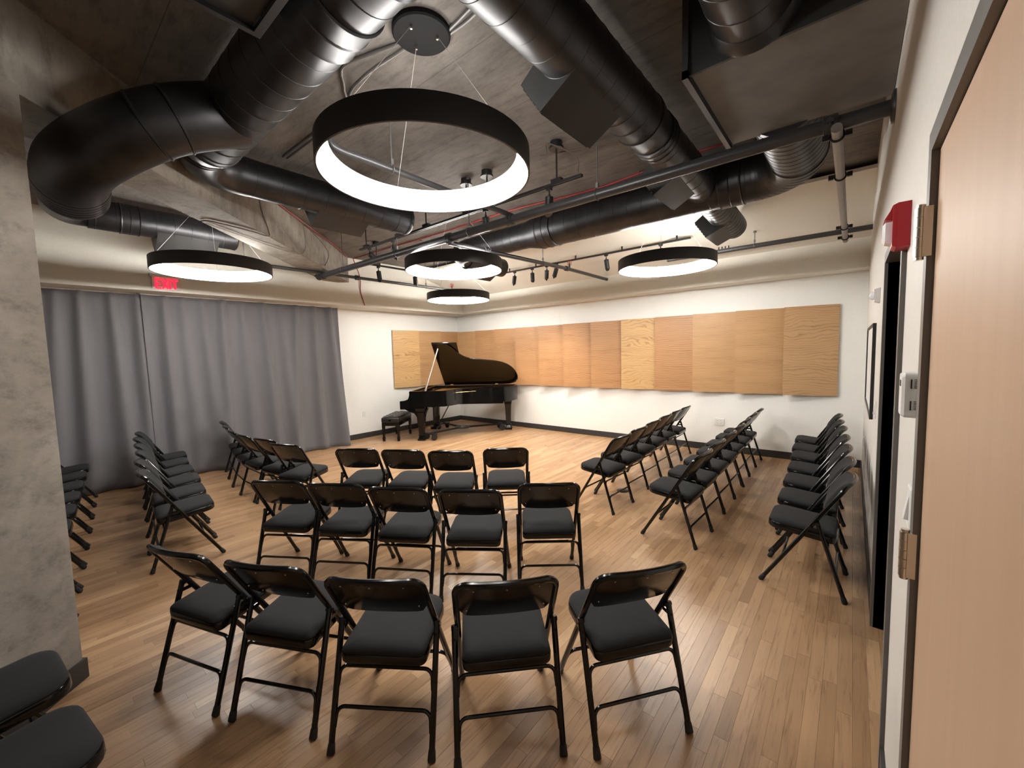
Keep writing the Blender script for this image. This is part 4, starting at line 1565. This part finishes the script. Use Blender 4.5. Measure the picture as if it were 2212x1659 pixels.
def plate(label, loc, name, cat, axis, w=.075, h=.118, group=None, dup=1, kind='outlet'):
    """wall plate; axis x: on the right wall facing -x; y: on the back wall facing -y; l: left wall facing +x"""
    t = thing(name, label, cat, loc, {'y': 0, 'x': R(-90), 'l': R(90)}[axis], group)
    mb = MB()
    mb.loft([[(x, -d_, z) for x, z in rrect(w * dup, h, .006, 2)] for d_ in (.0005, .004)] + [[(x, -.0065, z) for x, z in rrect(w * dup - .008, h - .008, .004, 2)]], smooth=False)
    mb.build('cover_plate', M['white'], t)
    for k in range(dup):
        cx_ = (k - (dup - 1) / 2) * .05
        if kind == 'outlet':
            for zz in (-.02, .02):
                mb = MB()
                mb.b2((cx_ - .016, -.0085, zz - .014), (cx_ + .016, -.006, zz + .014))
                oc = mb.build('receptacle', M['white'], t)
                mb = MB()
                mb.b2((cx_ - .008, -.0092, zz - .004), (cx_ - .005, -.0084, zz + .006)); mb.b2((cx_ + .005, -.0092, zz - .004), (cx_ + .008, -.0084, zz + .006))
                mb.build('slot', M['slot'], oc)
        else:
            mb = MB(); mb.prism([(-.0062, -.033), (-.016, -.031), (-.0075, .033), (-.0062, .033)], cx_ - .016, cx_ + .016, axis=0)
            mb.build('rocker', M['white'], t)
    return t


plate('white double wall outlet on the back wall below the oak panels', (-1.595, YB - .0001, .47), 'wall_outlet', 'outlet', 'y', .072, .118, None, 2)
plate('white wall outlet on the left wall between curtain and piano bench', (XL + .0001, 4.404, .49), 'wall_outlet', 'outlet', 'l')
plate('white wall outlet on the right wall near the back corner', (XR - .0001, 6.5, .46), 'wall_outlet', 'outlet', 'x')
plate('white switch plate beside the framed board on the right wall', (XR - .0001, 3.78, 1.19), 'switch_plate', 'switch', 'x', kind='rocker')
plate('white light switch on the right wall just left of the maple door', (XR - .0001, 1.545, 1.195), 'light_switch', 'switch', 'x', kind='rocker')

t = thing('thermostat', 'white slotted thermostat on the right wall left of the maple door', 'thermostat', (XR, 1.50, 1.455))
mb = MB()
mb.loft([[(-x_, y, z) for (y, z) in rrect(w_, h_, .008, 3, 0, .058)] for x_, w_, h_ in ((.0005, .074, .112), (.006, .074, .112), (.0065, .082, .118), (.030, .080, .116), (.036, .070, .106))], smooth=False)
mb.build('thermostat_case', M['white'], t)
mb = MB()
for z0 in (.022, .078):
    mb.b2((-.020, -.0420, z0 - .002), (-.017, -.0405, z0 + .022))
    for i in range(6):
        mb.b2((-.013, -.0420, z0 + i * .004), (-.008, -.0405, z0 + i * .004 + .0016))
o = mb.build('vent_slots', M['slot'], t); o['kind'] = 'stuff'
mb = MB(); mb.b2((-.0372, -.012, .080), (-.0358, .012, .096)); mb.build('display', M['slot'], t)

# floor outlets
for (x, y, lab) in ((-2.03, 4.42, 'round black floor outlet cover beside the right-hand chairs'), (-5.394, 4.516, 'round black floor outlet cover in front of the piano')):
    t = thing('floor_outlet', lab, 'outlet', (x, y, 0))
    mb = MB(); mb.lathe([(.001, .0005), (.072, .0005), (.072, .004), (.066, .007), (.001, .007)], 28)
    mb.build('cover_disc', M['black'], t)
    mb = MB(); mb.b2((-.025, -.018, .007), (.025, .018, .009)); mb.build('flip_lid', M['rubber'], t)
